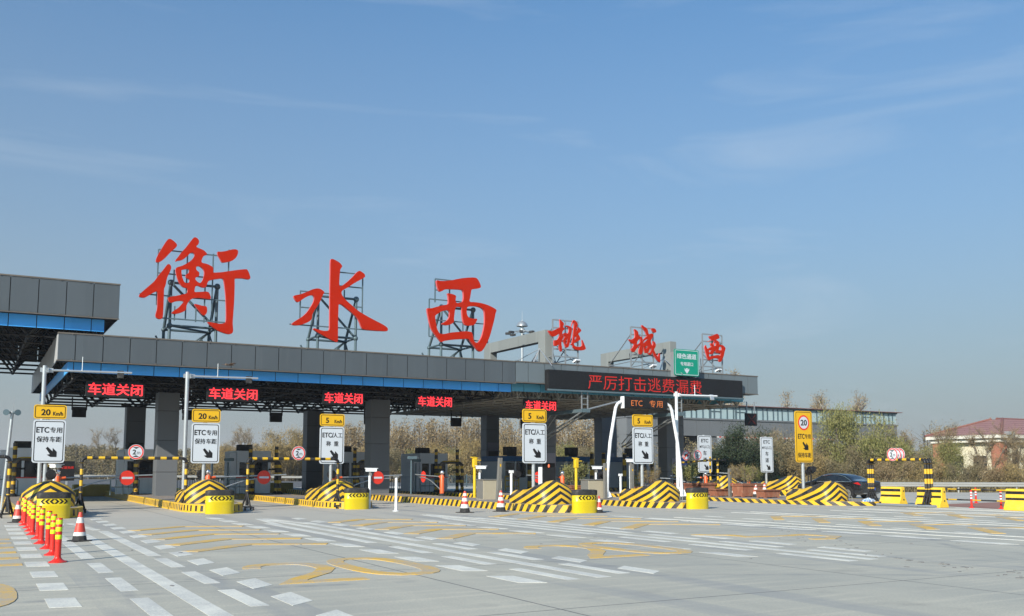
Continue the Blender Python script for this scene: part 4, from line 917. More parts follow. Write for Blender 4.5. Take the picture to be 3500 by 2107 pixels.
# poles with a side arm and lamp
def arm_pole(label, loc, top, arm, m, r=.085, rod_at=.42):
    t = thing('camera_pole', label, 'pole', loc, 0, 'poles with a horizontal camera arm')
    p = MB(); p.tube([(0, 0, 0), (0, 0, top)], r, 14); p.lathe([(.2,0),(.2,.03)], 14)
    for q in range(6): an = q*pi/3; p.add([(r*cos(an), r*sin(an), .03), (.2*cos(an), .2*sin(an), .03), (r*cos(an), r*sin(an), .3)], [(0,1,2)])
    p.build('pole', m, t, 50)
    z = top-.18; a = MB(); a.tube([(.1, 0, z), (arm, 0, z+.04)], .048, 10); a.build('arm', m, t, 50)
    c = MB(); c.box(-.17, .32, -.02, .02, z-.09, z+.09); c.box(.1, .14, -.12, .12, z-.1, z+.1); c.build('clamp', m, t)
    rd = MB(); rd.tube([(arm*rod_at, 0, z), (arm*rod_at, 0, z+.62)], .018, 6); rd.lathe([(.05,0),(.05,.07)], 8, (arm*rod_at, 0, z+.0)); rd.build('rod', m, t)
    l = MB(); l.rbox((arm*.88-.05, -.02, z-.05), (.26, .09, .34), 0, 0, R(-18)); l.build('camera_head', M['rubber'] if m is not M['white'] else M['galv'], t, None, .015); return t
arm_pole('galvanised arm pole behind the leftmost 20 km sign', (2.33, 43.3, .3), 5.62, 3.35, M['galv'])
arm_pole('galvanised arm pole left of the second 20 km sign', (8.0, 43.5, .3), 5.66, 3.1, M['galv'])
arm_pole('white arm pole on the plinth beside the arch gantry', (35.05, 43.2, .42), 5.72, 3.05, M['white'], .085, .45)
# ------------------------------------------------------------------ bollards and cones
def bollard(label, loc):
    t = thing('delineator_bollard', label, 'bollard', loc, 0, 'red flexible bollards in a row')
    p = MB(); p.lathe([(.155,0),(.155,.018),(.12,.03),(.075,.06),(.056,.09)]+[(.056-.004*(k%2), .10+.018*k) for k in range(15)]+[(.056,.38),(.056,.79),(.05,.80)], 16); p.build('tube', M['bollred'], t, 50)
    for z in (.42, .56, .69):
        b = MB(); b.lathe([(.0575,z),(.0585,z+.003),(.0585,z+.075),(.0575,z+.078)], 16); b.build('reflective_band', M['fluor'], t, 50)
    return t
BL = ['nearest red bollard with yellow bands, right end of the row', 'second red bollard from the near end of the row', 'third red bollard from the near end of the row', 'fourth red bollard from the near end of the row', 'fifth red bollard from the near end of the row', 'fifth red bollard from the far end of the row', 'fourth red bollard from the far end of the row', 'third red bollard from the far end of the row', 'second red bollard from the far end of the row', 'farthest red bollard of the row beside the leftmost cone']
B0 = None
for k, y in enumerate((19.45, 21.15, 22.9, 24.55, 26.3, 28.0, 29.6, 31.2, 32.8, 34.4)):
    x = 1.44+.012*((k*7)%5-2)
    if B0 is None: B0 = bollard(BL[0], (x, y, 0))
    else: dup(B0, (x, y, 0), k*1.3, BL[k], 'red flexible bollards in a row')
def cone(label, loc, h, big=False, src={}, rz=0):
    key = (h, big)
    if key in src: return dup(src[key], loc, rz, label, 'red and white traffic cones')
    t = thing('traffic_cone', label, 'traffic cone', loc, rz, 'red and white traffic cones'); s = h/.8; r0, r1 = .20*s, .045*s
    f = lambda z: r0+(r1-r0)*z/h
    if big: bands = [(.0,.17,'rubber'),(.17,.30,'cloth'),(.30,.62,'conered'),(.62,.82,'cloth'),(.82,1,'conered')]
    else: bands = [(.0,.2,'rubber'),(.2,.38,'cloth'),(.38,.52,'conered'),(.52,.68,'cloth'),(.68,.78,'conered'),(.78,.9,'cloth'),(.9,1,'conered')]
    b = MB(); b.slab([(-.26*s,-.26*s),(.26*s,-.26*s),(.26*s,.26*s),(-.26*s,.26*s)], 0, .03*s); b.build('base', M['rubber'], t, None, .01)
    nm = {'rubber': 'skirt', 'cloth': 'white_band', 'conered': 'red_band'}
    for a, c, m_ in bands:
        q = MB(); e_ = .002 if m_ == 'cloth' else 0; q.lathe([(f(a*h)+e_, a*h+.02), (f(c*h)+e_, c*h+.02)], 18); q.build(nm[m_], M[m_], t, 50)
    src[key] = t; return t
cone('old big cone with black skirt standing right of the red bollards', (2.26, 24.9, 0), .66, True, rz=.3)
cone('cone at the far end of the red bollard row, left of the drum', (1.30, 34.6, 0), .66, True, rz=.9)
cone('striped cone on the roadway left of the steel cabinet', (16.88, 33.9, 0), .82, rz=.2); cone('striped cone on the roadway in front of the steel cabinet', (18.6, 34.1, 0), .82, rz=.7)
cone('small cone touching the right side of the fourth drum', (21.45, 31.3, 0), .64, True, rz=.3)
cone('cone between the low planter and tall planter, leftmost of the planter cones', (37.65, 41.55, .19), .72); cone('cone just left of the dry shrub behind the tall planter', (38.5, 41.9, .19), .72); cone('cone between the tall planter and the right low planter', (37.45, 39.5, .19), .72); cone('cone standing behind the right low planter', (38.4, 39.8, .19), .72)
# ------------------------------------------------------------------ posts, cabinets
def cctv(label, loc, h, rz, shield=True):
    t = thing('cctv_camera', label, 'security camera', loc, rz, 'white camera posts by the lanes')
    p = MB(); p.lathe([(.14,0),(.14,.02),(.06,.03),(.055,.04),(.055,h)], 12); p.build('post', M['white'], t, 40)
    b = MB(); b.rbox((.02, 0, h+.06), (.12, .1, .12)); b.tube([(0, 0, h), (.02, 0, h+.18)], .03, 8); b.build('bracket', M['brushed'], t)
    c = MB(); c.rbox((.06, 0, h+.24), (.48, .14, .13), 0); c.extr([(-.22,h+.30),(.36,h+.30),(.36,h+.325),(-.22,h+.335)], -.09, .09); c.build('housing', M['white'], t, None, .012)
    q = MB(); q.tube([(.295, 0, h+.235), (.312, 0, h+.235)], .05, 12); q.build('lens', M['glass'], t); return t
cctv('white camera on a post right of the third drum', (14.97, 39.3, 0), 1.42, R(-20))
t = thing('sensor_post', 'bare white post right of the camera post, level top', 'post', (15.05, 36.5, 0), 0, 'white camera posts by the lanes')
p = MB(); p.lathe([(.14,0),(.14,.02),(.06,.03),(.055,.04),(.055,1.36)], 12); p.build('post', M['white'], t, 40); b = MB(); b.box(-.1, .1, -.06, .06, 1.36, 1.43); b.build('sensor_head', M['brushed'], t)
cctv('white camera behind the steel cabinet on the fourth island', (21.2, 41.0, .29), 1.25, R(-15)); cctv('white camera left of the third 5 km sign post', (27.45, 40.3, .25), 1.28, R(-15)); cctv('taller white camera on the right beside the third 5 km sign post', (27.9, 38.0, .25), 1.62, R(-15))
cctv('small camera below the leftmost 20 km sign', (2.85, 42.9, .33), 1.25, R(-30))
def post(label, loc, h, r, m, head=None, name='sensor_post'):
    t = thing(name, label, 'post', loc, 0); p = MB(); p.lathe([(r*1.6,0),(r*1.6,.02),(r,.03),(r,h)], 12); p.build('post', m, t, 40)
    if head: b = MB(); b.rbox((0, 0, h+.05), (.2, .1, .12)); b.build('sensor_head', head, t, None, .01)
    return t
post('short white sensor post below the second 5 km sign', (20.2, 36.1, .29), 1.25, .055, M['white'], M['white']); post('short white sensor post left of the third hump sign', (27.75, 38.6, .25), 1.12, .055, M['white'], M['white'])
def steel_post(label, loc, h, lean=0):
    t = thing('steel_post', label, 'post', loc); p = MB(); p.add([(-.085,-.07,0),(.085,-.07,0),(.085,.07,0),(-.085,.07,0),(-.085+lean,-.07,h),(.085+lean,-.07,h),(.085+lean,.07,h),(-.085+lean,.07,h)], [(3,2,1,0),(4,5,6,7),(0,1,5,4),(1,2,6,5),(2,3,7,6),(3,0,4,7)]); p.build('shaft', M['brushed'], t, None, .01)
    b = MB(); b.box(-.03+lean*.8, .03+lean*.8, -.076, -.0705, h*.8, h*.86); b.build('sticker', M['signyellow'], t); return t
steel_post('leaning square steel post left of the second 5 km sign', (19.7, 36.4, .29), 1.9, .12); steel_post('square steel post beside the beige cabinet near the fourth drum', (27.6, 39.7, .25), 1.75); steel_post('square steel post left of the third hump', (27.7, 37.6, .25), 1.7); steel_post('dark square post beside the low striped height bar', (36.6, 40.6, .19), 1.55)
def ypole(label, loc):
    t = thing('laser_post', label, 'post', loc, 0, 'yellow sensor posts'); p = MB(); p.lathe([(.12,0),(.12,.02),(.075,.03),(.075,1.52)], 12); p.build('post', M['yellow'], t, 40)
    b = MB(); b.rbox((0, 0, 1.75), (.21, .21, .46)); b.build('head', M['yellow'], t, None, .03); b = MB(); b.rbox((.2, 0, 1.88), (.22, .2, .04), 0, 0); b.rbox((0, .05, 2.02), (.3, .24, .03), 0, 0, R(12)); b.build('hood', M['yellow'], t); return t
ypole('yellow sensor post left of the steel cabinet', (22.1, 43.3, .27)); ypole('yellow sensor post behind the fourth drum', (27.5, 42.2, .25))
def cabinet(label, loc):
    t = thing('steel_cabinet', label, 'cabinet', loc, 0, 'steel control cabinets'); b = MB(); b.box(-.5, .5, -.35, .35, .0, .92); b.build('body', M['beige'], t, None, .01); b = MB(); b.box(-.503, -.5, -.33, .33, .03, .9); b.build('side_panel', M['brushed'], t); b = MB(); b.box(-.54, .54, -.39, .39, .92, .96); b.build('lid', M['brushed'], t)
    b = MB(); b.box(.42, .45, -.37, -.351, .4, .55); b.build('handle', M['brushed'], t); return t
cabinet('beige and steel cabinet left of the second large hump', (21.35, 40.3, .28)); cabinet('beige and steel cabinet behind the fourth drum', (27.2, 40.2, .24))
t = thing('display_box', 'dark payment display box on a stand with an orange beacon', 'display', (27.3, 44.6, .25)); b = MB(); b.box(-.08, .08, -.08, .08, 0, .6); b.build('stand', M['white'], t); b = MB(); b.box(-.55, .3, -.2, .1, .6, 1.55); b.build('screen_box', M['led'], t, None, .01); b = MB(); b.box(-.6, -.551, -.22, .12, .58, 1.57); b.build('side', M['white'], t); b = MB(); b.lathe([(.06,1.55),(.06,1.68),(.03,1.72)], 10); b.build('beacon', M['orange'], t, 40)
def signal(label, loc):
    t = thing('lane_signal', label, 'signal light', loc, 0, 'small round signal lights on posts'); p = MB(); p.lathe([(.05,0),(.04,.02),(.04,.95)], 8); p.build('post', M['black'], t, 40)
    h = MB(); h.tube([(0, -.09, 1.15), (0, .1, 1.15)], .19, 14); h.tube([(0, -.22, 1.2), (0, -.09, 1.2)], .16, 14); h.build('lamp_housing', M['black'], t, 40); return t
signal('small black signal lamp peeping over the leftmost hump', (2.6, 40.9, .33)); signal('small black signal lamp above the second hump from the left', (8.55, 42.6, .33)); signal('small black signal lamp beside the first 5 km sign post', (14.7, 43.6, .29)); signal('black signal lamp right of the second 5 km sign post', (21.5, 38.0, .29)); signal('black signal lamp between the third 5 km sign and the booth posts', (28.3, 41.0, .25)); signal('black signal lamp above the black car bonnet', (37.9, 35.9, .5)); signal('far signal lamp right of the right ETC MTC sign', (48.2, 45.9, .36)); signal('far signal lamp under the end of the low striped height bar', (43.2, 47.6, .36))
# black lane lights hung at the back of the canopy
for i, (x, lb) in enumerate(((5.3,'left of the dark rear column'),(11.6,'left of the first 5 km sign'),(17.1,'right of the 5 km sign'),(23.6,'left of the orange open barrier'),(30.2,'beside the bottle poster column'),(36.0,'right of the half hidden column'))):
    t = thing('lane_light', 'black square lane light hung under the canopy rear, '+lb, 'lane light', (x, 62.0, 0), 0, 'lane lights hung under the canopy'); b = MB(); b.box(-.38, .38, 0, .3, 4.78, 5.4); b.build('box', M['led'], t, None, .02); b = MB(); b.box(-.43, -.36, .1, .16, 5.2, 5.95); b.box(.36, .43, .1, .16, 5.2, 5.95); b.build_each('hanger', M['truss'], t)
# ------------------------------------------------------------------ booths and guards
def booth(label, loc):
    t = thing('toll_booth', label, 'toll booth', loc, 0, 'grey toll booths'); w, d, h = 1.0, 1.6, 2.5
    b = MB(); b.box(-w, w, 0, 2*d, 0, .95); b.box(-w, w, 0, 2*d, 1.82, h); b.box(-w, -w+.16, 0, .2, .95, 1.82); b.box(w-.16, w, 0, .2, .95, 1.82); b.box(-.35, -.22, 0, .2, .95, 1.82); b.box(-w, w, 1.6, 2*d, .95, 1.82); b.build('wall', M['booth'], t, None, .02)
    g = MB(); g.box(-w+.17, -.36, .05, .07, .95, 1.82); g.box(-.21, w-.17, .05, .07, .95, 1.82); g.box(-w+.03, -w+.05, .2, 1.6, .95, 1.82); g.box(w-.05, w-.03, .2, 1.6, .95, 1.82); g.build('window', M['glass'], t)
    s = MB(); s.box(-w-.38, -w-.02, .05, .5, 0, 2.38); s.build('side_wing', M['booth'], t, None, .02)
    r = MB(); r.box(-w-.03, w+.03, -.03, .0, .90, .96); r.build('red_trim', M['signred'], t)
    a = MB(); a.box(-.72, .1, .9, 1.5, h, h+.38); a.build('air_conditioner', M['rubber'], t, None, .02)
    return t
def guard(label, loc):
    t = thing('booth_guard', label, 'bollard frame', loc, 0, 'striped pipe guards in front of the booths')
    for x in (-.75, .75):
        p = MB(); p.tube([(x, .35, 0), (x, .35, 2.72)], .105, 14); p.build('post', M['st_guard'], t, 50); p = MB(); p.tube([(x, .30, 1.25), (x-.05, -.55, .25)], .085, 12); p.build('strut', M['st_guard'], t, 50); p = MB(); p.lathe([(.24,0),(.12,.14)], 12, (x, .35, 0)); p.build('foot', M['black'], t)
    p = MB(); hw = .78; pts = [(-hw, -.3, 0), (-hw, -.3, 1.55)]+[(-hw+.35-.35*cos(a), -.3, 1.55+.35*sin(a)) for a in (.4,.8,1.2,1.57)]+[(hw-.35+.35*sin(a), -.3, 1.55+.35*cos(a)) for a in (0,.4,.8,1.2,1.57)]+[(hw, -.3, 0)]
    p.tube(pts, .10, 14); p.build('hoop', M['st_guard'], t, 50)
    f = MB(); f.lathe([(.24,0),(.11,.14)], 12, (-hw, -.3, 0)); f.lathe([(.24,0),(.11,.14)], 12, (hw, -.3, 0)); f.build_each('hoop_foot', M['black'], t)
    b = MB()
    for k in range(4): b.lathe([(.06,0),(.085,.05),(.06,.1)], 10, (-.62+.11*k, .1, 1.35)); b.lathe([(.06,0),(.085,.05),(.06,.1)], 10, (.3+.11*k, .1, 1.35))
    b.build_each('spring', M['black'], t); return t
def rail(label, loc):
    t = thing('hand_rail', label, 'handrail', loc, 0, 'low pipe railings beside the booths'); f = MB()
    f.tube([(0, 0, .0), (0, 0, .78), (.08, 0, .86), (1.35, 0, .86), (1.43, 0, .78), (1.43, 0, .0)], .03, 8); f.tube([(0, 0, .42), (1.43, 0, .42)], .025, 8)
    for x in (.3, .6, .9, 1.2): f.tube([(x, 0, .42), (x, 0, .85)], .014, 6); f.tube([(x, 0, 0), (x, 0, .42)], .014, 6)
    f.build('frame', M['teal_steel'], t, 50); return t
bt = gd = rl = None
for x, y, z, lb in ((2.55,57,.33,'behind the leftmost 20 km sign'),(8.35,57.5,.33,'hidden behind the front grey column'),(14.45,57,.29,'left of the first 5 km sign'),(20.9,57.5,.29,'behind the second front column'),(26.35,57.5,.25,'behind the orange open barrier')):
    if bt is None: bt = booth('grey toll booth '+lb, (x, y, z)); gd = guard('black and yellow pipe guard of the booth '+lb, (x, y-2.1, z)); rl = rail('low steel railing of the booth '+lb, (x-2.0, y-2.3, z))
    else: dup(bt, (x, y, z), 0, 'grey toll booth '+lb); dup(gd, (x+.1, y-2.1, z), 0, 'black and yellow pipe guard of the booth '+lb); dup(rl, (x-1.95, y-2.3, z), 0, 'low steel railing of the booth '+lb)
def old_booth(label, loc):
    t = thing('toll_booth', label, 'toll booth', loc, 0, 'older booths with a blue sign band'); w, h = 1.05, 2.0
    b = MB(); b.box(-w, w, 0, 3, 0, .9); b.box(-w, -w+.25, 0, 3, .9, h); b.box(-w+.25, w, .2, 3, 1.85, h); b.box(w-.2, w, 0, .3, .9, h); b.box(-.05, .08, 0, .3, .9, h); b.box(-w+.25, w, 1.5, 3, .9, 1.85); b.build('wall', M['booth_old'], t, None, .02)
    g = MB(); g.box(-w+.25, w-.2, .1, .13, .9, 1.9); g.build('window', M['glass'], t)
    k = MB()
    for i in range(8): k.box(-w+.3+i*.095, -w+.315+i*.095, .02, .04, .92, 1.88)
    k.box(-w+.27, -.05, .02, .045, 1.38, 1.41); k.build('window_bars', M['galv'], t)
    s = MB(); s.box(-w-.02, w+.02, -.06, 3.0, h, h+.36); s.build('sign_band', M['blueband'], t, None, .01)
    a = MB(); a.box(-.35, .45, .6, 1.2, h+.42, h+1.02); a.build('air_conditioner', M['rubber'], t, None, .03); a = MB(); a.tube([(.15,.585,h+.7),(.15,.6,h+.7)], .2, 16); a.box(-.3,.4,.62,.7,h+.36,h+.42); a.build('fan_grille', M['black'], t)
    c = MB(); c.box(-w-.15, -.1, -.7, -.64, .25, .35); c.box(-w-.15, -.1, -.7, -.64, .65, .75); c.box(-w-.15, -.1, -.7, -.64, .95, 1.02)
    for x in (-w-.15, -w+.25, -.6, -.16): c.box(x, x+.07, -.71, -.63, 0, 1.0)
    c.build('yellow_fence', M['kerbplain'], t)
    return t
M['blueband'] = paint('booth_blue_band', (.012, .11, .30), .5, 0, .3, 3)
def old_guard(label, loc):
    t = thing('guard_post', label, 'bollard', loc, 0, 'tall striped posts beside the older booths'); p = MB(); p.lathe([(.14,0),(.14,2.6),(.12,2.62)], 14); p.build('shaft', M['st_oldguard'], t, 50); f = MB(); f.lathe([(.24,0),(.24,.05)], 14); f.build('foot', M['black'], t); return t
ob = og = None
for x, y, lb in ((32.5,57.5,'right of the bottle poster column'),(37.6,57.5,'behind the fourth drum'),(42.9,57.5,'behind the third 5 km sign')):
    for dx, side in ((.35, 'left'), (1.35, 'right')):
        l2 = 'yellow banded post, '+side+' of the pair at the booth '+lb
        if og is None: og = old_guard(l2, (x+dx, y-1.3, .25))
        else: dup(og, (x+dx, y-1.3, .25), 0, l2)
    if ob is None: ob = old_booth('older booth with blue band and barred window '+lb, (x, y, .25))
    else: dup(ob, (x, y, .25), 0, 'older booth with blue band and barred window '+lb)
for x, lb in ((39.6,'left pole of the pair behind the white arch leg'),(41.1,'right pole of the pair behind the white arch leg')): dup(og, (x, 54.6, .2), 0, 'tall yellow banded '+lb)
og2 = None
t = thing('fire_extinguisher', 'red extinguisher cylinder standing behind the steel post', 'fire extinguisher', (41.0, 53.4, .2)); p = MB(); p.lathe([(.2,0),(.2,.75),(.08,.9)], 14); p.build('cylinder', M['conered'], t, 40); p = MB(); p.lathe([(.05,.9),(.05,1.02)], 8); p.build('valve', M['black'], t)
t = thing('column_notice', 'blue notice board with white characters on the column right of the arch', 'notice', (43.05, 52.42, 0)); b = MB(); b.box(-.45, .35, 0, .05, 1.25, 2.5); b.build('board', M['plate_blue'], t); b = MB()
for i, c in enumerate('保持车道'): text(b, c, -.22, 2.2-i*.27, -.004, .19)
for i, c in enumerate('注意安全'): text(b, c, .14, 2.2-i*.27, -.004, .19)
b.build('lettering', M['signwhite'], t); b = MB(); b.box(-.45, .35, -.003, 0, 2.5, 2.62); b.build('header', M['signwhite'], t)
M['dimred'] = paint('unlit_red_led', (.10, .012, .010), .6)
t = thing('red_cross_signal', 'dark square lane signal with a dim red cross under the canopy end', 'lane signal', (49.1, 52, 0)); b = MB(); b.box(-.5, .5, 0, .2, 4.85, 5.75); b.build('box', M['led'], t); b = MB()
for s in (1, -1): b.rbox((0, -.006, 5.3), (.9, .008, .09)) if 0 else b.add([(-.35,-.006,5.3-s*.33-.06),(.35,-.006,5.3+s*.33-.06),(.35,-.006,5.3+s*.33+.06),(-.35,-.006,5.3-s*.33+.06)], [(0,1,2,3)])
b.build('cross', M['dimred'], t); b = MB(); b.box(-.4, -.34, .06, .12, 5.75, 6.6); b.box(.34, .4, .06, .12, 5.75, 6.6); b.build_each('hanger', M['zinc'], t)
# ------------------------------------------------------------------ planters
def planter(label, loc, w, d, h, rz=0, plant=None):
    t = thing('wooden_planter', label, 'planter', loc, rz, 'slatted wooden planters on the islands'); b = MB(); k = .9
    b.add([(-w/2*k,-d/2*k,.04),(w/2*k,-d/2*k,.04),(w/2*k,d/2*k,.04),(-w/2*k,d/2*k,.04),(-w/2,-d/2,h*.8),(w/2,-d/2,h*.8),(w/2,d/2,h*.8),(-w/2,d/2,h*.8)], [(3,2,1,0),(4,5,6,7),(0,1,5,4),(1,2,6,5),(2,3,7,6),(3,0,4,7)]); b.build('tub', M['wood'], t, None, .01)
    r = MB()
    for z, o_ in ((h*.80, .05), (h*.90, .08)):
        a, c = w/2+o_, d/2+o_
        r.box(-a, a, -c, -c+.1, z, z+h*.085); r.box(-a, a, c-.1, c, z, z+h*.085); r.box(-a, -a+.1, -c+.1, c-.1, z, z+h*.085); r.box(a-.1, a, -c+.1, c-.1, z, z+h*.085)
    r.build('rim', M['wood'], t, None, .012); s = MB(); s.box(-w/2+.06, w/2-.06, -d/2+.06, d/2-.06, h*.8, h*.93); s.build('soil', M['soil'], t)
    f = MB()
    for x in (-1, 1):
        for y in (-1, 1): f.rbox((x*w/2*.8, y*d/2*.8, .03), (.12, .12, .06))
    f.build_each('foot', M['wood'], t); return t
PL = [('tall slatted planter with a dry grey shrub, right of the two cones', (36.95,39.95,.19), .86,.86,.74), ('low wide planter left of the tall dry shrub planter', (36.55,41.35,.19), 1.12,.62,.42), ('low wide planter right of the tall dry shrub planter', (36.95,38.05,.19), 1.15,.66,.44),
      ('planter with green shrub between the white pole and left ETC MTC sign', (36.25,43.9,.19), .9,.8,.72), ('planter behind the dry shrub near the right ETC MTC sign', (41.6,44.3,.0), 1.3,1.2,.85), ('planter with bare shrub left of the white arm pole', (33.4,43.8,0), 1.0,1.0,.72), ('planter with green shrub left of the third 5 km sign post', (30.2,46.6,0), 1.0,1.0,.8), ('planter beside the orange post near the low height bar', (37.9,44.3,.19), 1.0,.9,.72)]
for p_ in PL: planter(*p_)
# ------------------------------------------------------------------ concrete barriers, posts, litter on the right
def jersey(label, loc, L):
    t = thing('concrete_barrier', label, 'concrete barrier', loc, 0, 'yellow concrete barriers'); prof = [(-.32,0),(.32,0),(.30,.12),(.15,.42),(.12,.86),(.07,.89),(-.07,.89),(-.12,.86),(-.15,.42),(-.30,.12)]
    b = MB(); n = len(prof); v = [(x,0,z) for x,z in prof]+[(x,L,z) for x,z in prof]; b.add(v, [tuple(range(n)), tuple(range(2*n-1,n-1,-1))]+[((i+1)%n,i,n+i,n+(i+1)%n) for i in range(n)]); b.build('block', M['barrier'], t, None, .02)
    for z0, z1 in ((.425,.52),(.67,.79)):
        s = MB(); w0 = .15-.03*(z0-.42)/.44+.004; w1 = .15-.03*(z1-.42)/.44+.004
        for sg in (-1, 1): s.add([(sg*w0,.04,z0),(sg*w0,L-.02,z0),(sg*w1,L-.02,z1),(sg*w1,.04,z1)], [(0,1,2,3)])
        s.build('black_stripe', M['black'], t)
    k = MB()
    for z in (.3, .7): k.tube([(.02, -.02, z), (.02, .0, z)], .035, 8)
    k.build_each('coupling', M['rubber'], t); return t
jersey('yellow barrier block with black stripes left of the nested gates, beside the plastic bag', (37.55,30.0,0), 1.15); jersey('yellow barrier block half hidden behind the right gate stand', (37.6,27.9,0), 1.3); jersey('yellow barrier block cut by the right edge of the photo', (37.75,23.1,0), 1.9)
def flexpost(label, loc, lean=(0, 0), src=[]):
    t = thing('flexible_post', label, 'bollard', loc, 0, 'thin red and white flexible posts'); p = MB(); q = lambda z: (lean[0]*z, lean[1]*z, z)
    p.lathe([(.12,0),(.1,.03),(.05,.06)], 12); p.tube([q(.04), q(.78)], .045, 12); p.build('tube', M['bollred'], t, 50)
    for z in (.40, .52, .64): b = MB(); b.tube([q(z), q(z+.06)], .0475, 12); b.build('white_band', M['white'], t, 50)
    return t
flexpost('red post with white bands nearest the nested gates', (39.1,29.3,0)); flexpost('red post with white bands in the middle of the banded rails', (38.5,27.2,0)); flexpost('red post with white bands beside the right barrier block', (38.65,25.9,0)); flexpost('far red post standing alone beyond the rails', (44.1,30.9,0)); flexpost('bent red post leaning over beyond the rails', (44.3,33.9,0), (-.55,.1)); flexpost('red post with white bands between the two barrier blocks', (38.6,31.2,0))
for z, lb in ((.80,'upper'),(.34,'lower')):
    t = MB(); t.tube([(38.25,24.8,z),(38.55,27.2,z),(38.95,30.4,z)], .032, 8); tag(t.build('banded_rail', M['st_thin'], None, 50), lb+' black and yellow rail strapped to the red flexible posts', 'rail')
t = MB(); t.tube([(36.95,31.2,.065),(36.9,27.8,.065)], .065, 12); tag(t.build('steel_pipe', M['zinc'], None, 50), 'loose steel pipe lying on the ground by the barrier blocks', 'pipe')
def bag(label, loc, m):
    bm = bmesh.new(); bmesh.ops.create_icosphere(bm, subdivisions=4, radius=.25); r_ = random.Random(3)
    from mathutils import noise
    for v in bm.verts:
        n = noise.noise(v.co*9)*.07+noise.noise(v.co*22)*.03; v.co = v.co*(1+n*3); v.co.x *= 1.4; v.co.z = max(-.14, v.co.z*.75)
    me = bpy.data.meshes.new('plastic_bag'); bm.to_mesh(me); bm.free(); me.materials.append(m); o = bpy.data.objects.new('plastic_bag', me); link(o); o.location = loc; tag(o, label, 'plastic bag')
tb = NT('bag_print'); vv = tb.coord(); nn = tb.noise(vv, 7, 3, .5); M['bag'] = tb.done(tb.ramp(nn, [(.46, (.62,.64,.68)), (.5, (.05,.22,.5)), (.56, (.05,.22,.5)), (.6, (.66,.66,.66))]), .35)
bag('crumpled blue and white plastic bag between the gate stand and the barrier block', (37.05,31.55,.15), M['bag'])
# ------------------------------------------------------------------ guard rails
def guardrail(label, pts, step=4.0):
    t = thing('guard_rail', label, 'guard rail', (0, 0, 0), 0, 'steel roadside guard rails'); prof = [(0,.74),(.05,.70),(.05,.65),(0,.60),(.0,.57),(.05,.52),(.05,.47),(0,.43)]; b = MB(); P = [Vector((*p, 0)) for p in pts]; k = len(prof); vs = []
    for i, p in enumerate(P):
        d = (P[min(i+1,len(P)-1)]-P[max(i-1,0)]).normalized(); n = Vector((-d.y, d.x, 0)); n = n if n.dot(p) < 0 else -n
        for o_, z in prof: vs.append(p+n*(o_+.1)+Vector((0,0,z)))
    b.add(vs, [(i*k+j,i*k+j+1,(i+1)*k+j+1,(i+1)*k+j) for i in range(len(P)-1) for j in range(k-1)]); o = b.build('beam', M['rail'], t); sm = o.modifiers.new('thickness', 'SOLIDIFY'); sm.thickness = .02
    acc = 0
    for a, c in zip(P, P[1:]):
        L = (c-a).length; s = step-acc if acc else 0
        while s < L:
            q = a+(c-a)*(s/L); p = MB(); p.tube([(q.x,q.y,-.3),(q.x,q.y,.72)], .07, 8); p.build('post', M['rail'], t, 50); s += step
        acc = (acc+L) % step
    return t
guardrail('long galvanised guard rail along the shrubs on the right', RAIL); guardrail('distant guard rail in front of the bare wood on the left', [(12.6,196),(24,172),(33.5,153),(43.5,134.5)], 6)
# ------------------------------------------------------------------ odds and ends at the left edge
t = thing('loudspeaker_pole', 'slim pole with two round horn loudspeakers near the left edge', 'loudspeaker', (1.25, 46, 0)); p = MB(); p.tube([(-.15,0,0),(0.07,0,4.15)], .065, 10); p.build('pole', M['galv'], t, 50)
for s in (-1, 1): h = MB(); h.tube([(.05+s*.05,0,4.1),(.05+s*.14,-.02,4.1),(.05+s*.2,-.1,4.1),(.05+s*.22,-.22,4.1)], .04, 14, 0, .13); h.build('horn', M['teal_steel'], t, 60)
p = MB(); p.tube([(.07,0,4.1),(.12,0,4.75)], .012, 5); p.build('rod', M['galv'], t)
for i, (x, y, lb) in enumerate(((2.15,94,'left'),(2.75,95,'right'))):
    t = MB(); t.lathe([(.45,0),(.42,.3),(.42,1.0),(.38,1.1)], 16); o = t.build('striped_drum', M['st_white'], None, 40); o.location = (x, y, 0); tag(o, lb+' white drum with thin red rings far off at the left edge', 'drum', 'white and red drums at the left edge')
t = thing('site_hoarding', 'green hoarding sheet far off at the left edge', 'hoarding', (0, 110, 0)); b = MB(); b.box(-3, 3.2, 0, .06, .4, 1.2); b.build('green_sheet', M['signgreen'], t); b = MB(); b.box(-3, 3.2, 0, .06, 1.4, 1.9); b.build('white_sheet', M['signwhite'], t); b = MB(); b.box(-2, -1.9, .07, .15, 0, 1.9); b.box(2.5, 2.6, .07, .15, 0, 1.9); b.build_each('post', M['galv'], t)
t = thing('variable_sign', 'small black LED panel with red characters behind the leftmost 20 km sign', 'LED sign', (3.55, 46, .3)); b = MB(); b.box(-.3, .3, 0, .12, .9, 1.75); b.build('housing', M['led'], t); b = MB(); b.box(-.04,.04,.02,.1,0,.9); b.build('stand', M['galv'], t); b = MB(); text(b, '车道关闭', 0, 1.47, -.006, .12, .5); b.build('lettering', M['ledred2'], t)
for x, y, lb in ((27.5,71,'behind the second front column'),(15.2,72,'behind the third booth')):
    t = thing('camera_mast', 'thin steel camera mast '+lb, 'mast', (x, y, 0)); p = MB(); p.tube([(0,0,0),(0,0,4.9)], .09, 10); p.tube([(0,0,4.9),(0,0,6.2)], .012, 5); p.build('mast', M['galv'], t, 50); b = MB(); b.rbox((-.3,0,4.6),(.35,.2,.5)); b.rbox((.05,0,4.95),(.3,.14,.14)); b.build('camera_head', M['galv'], t)
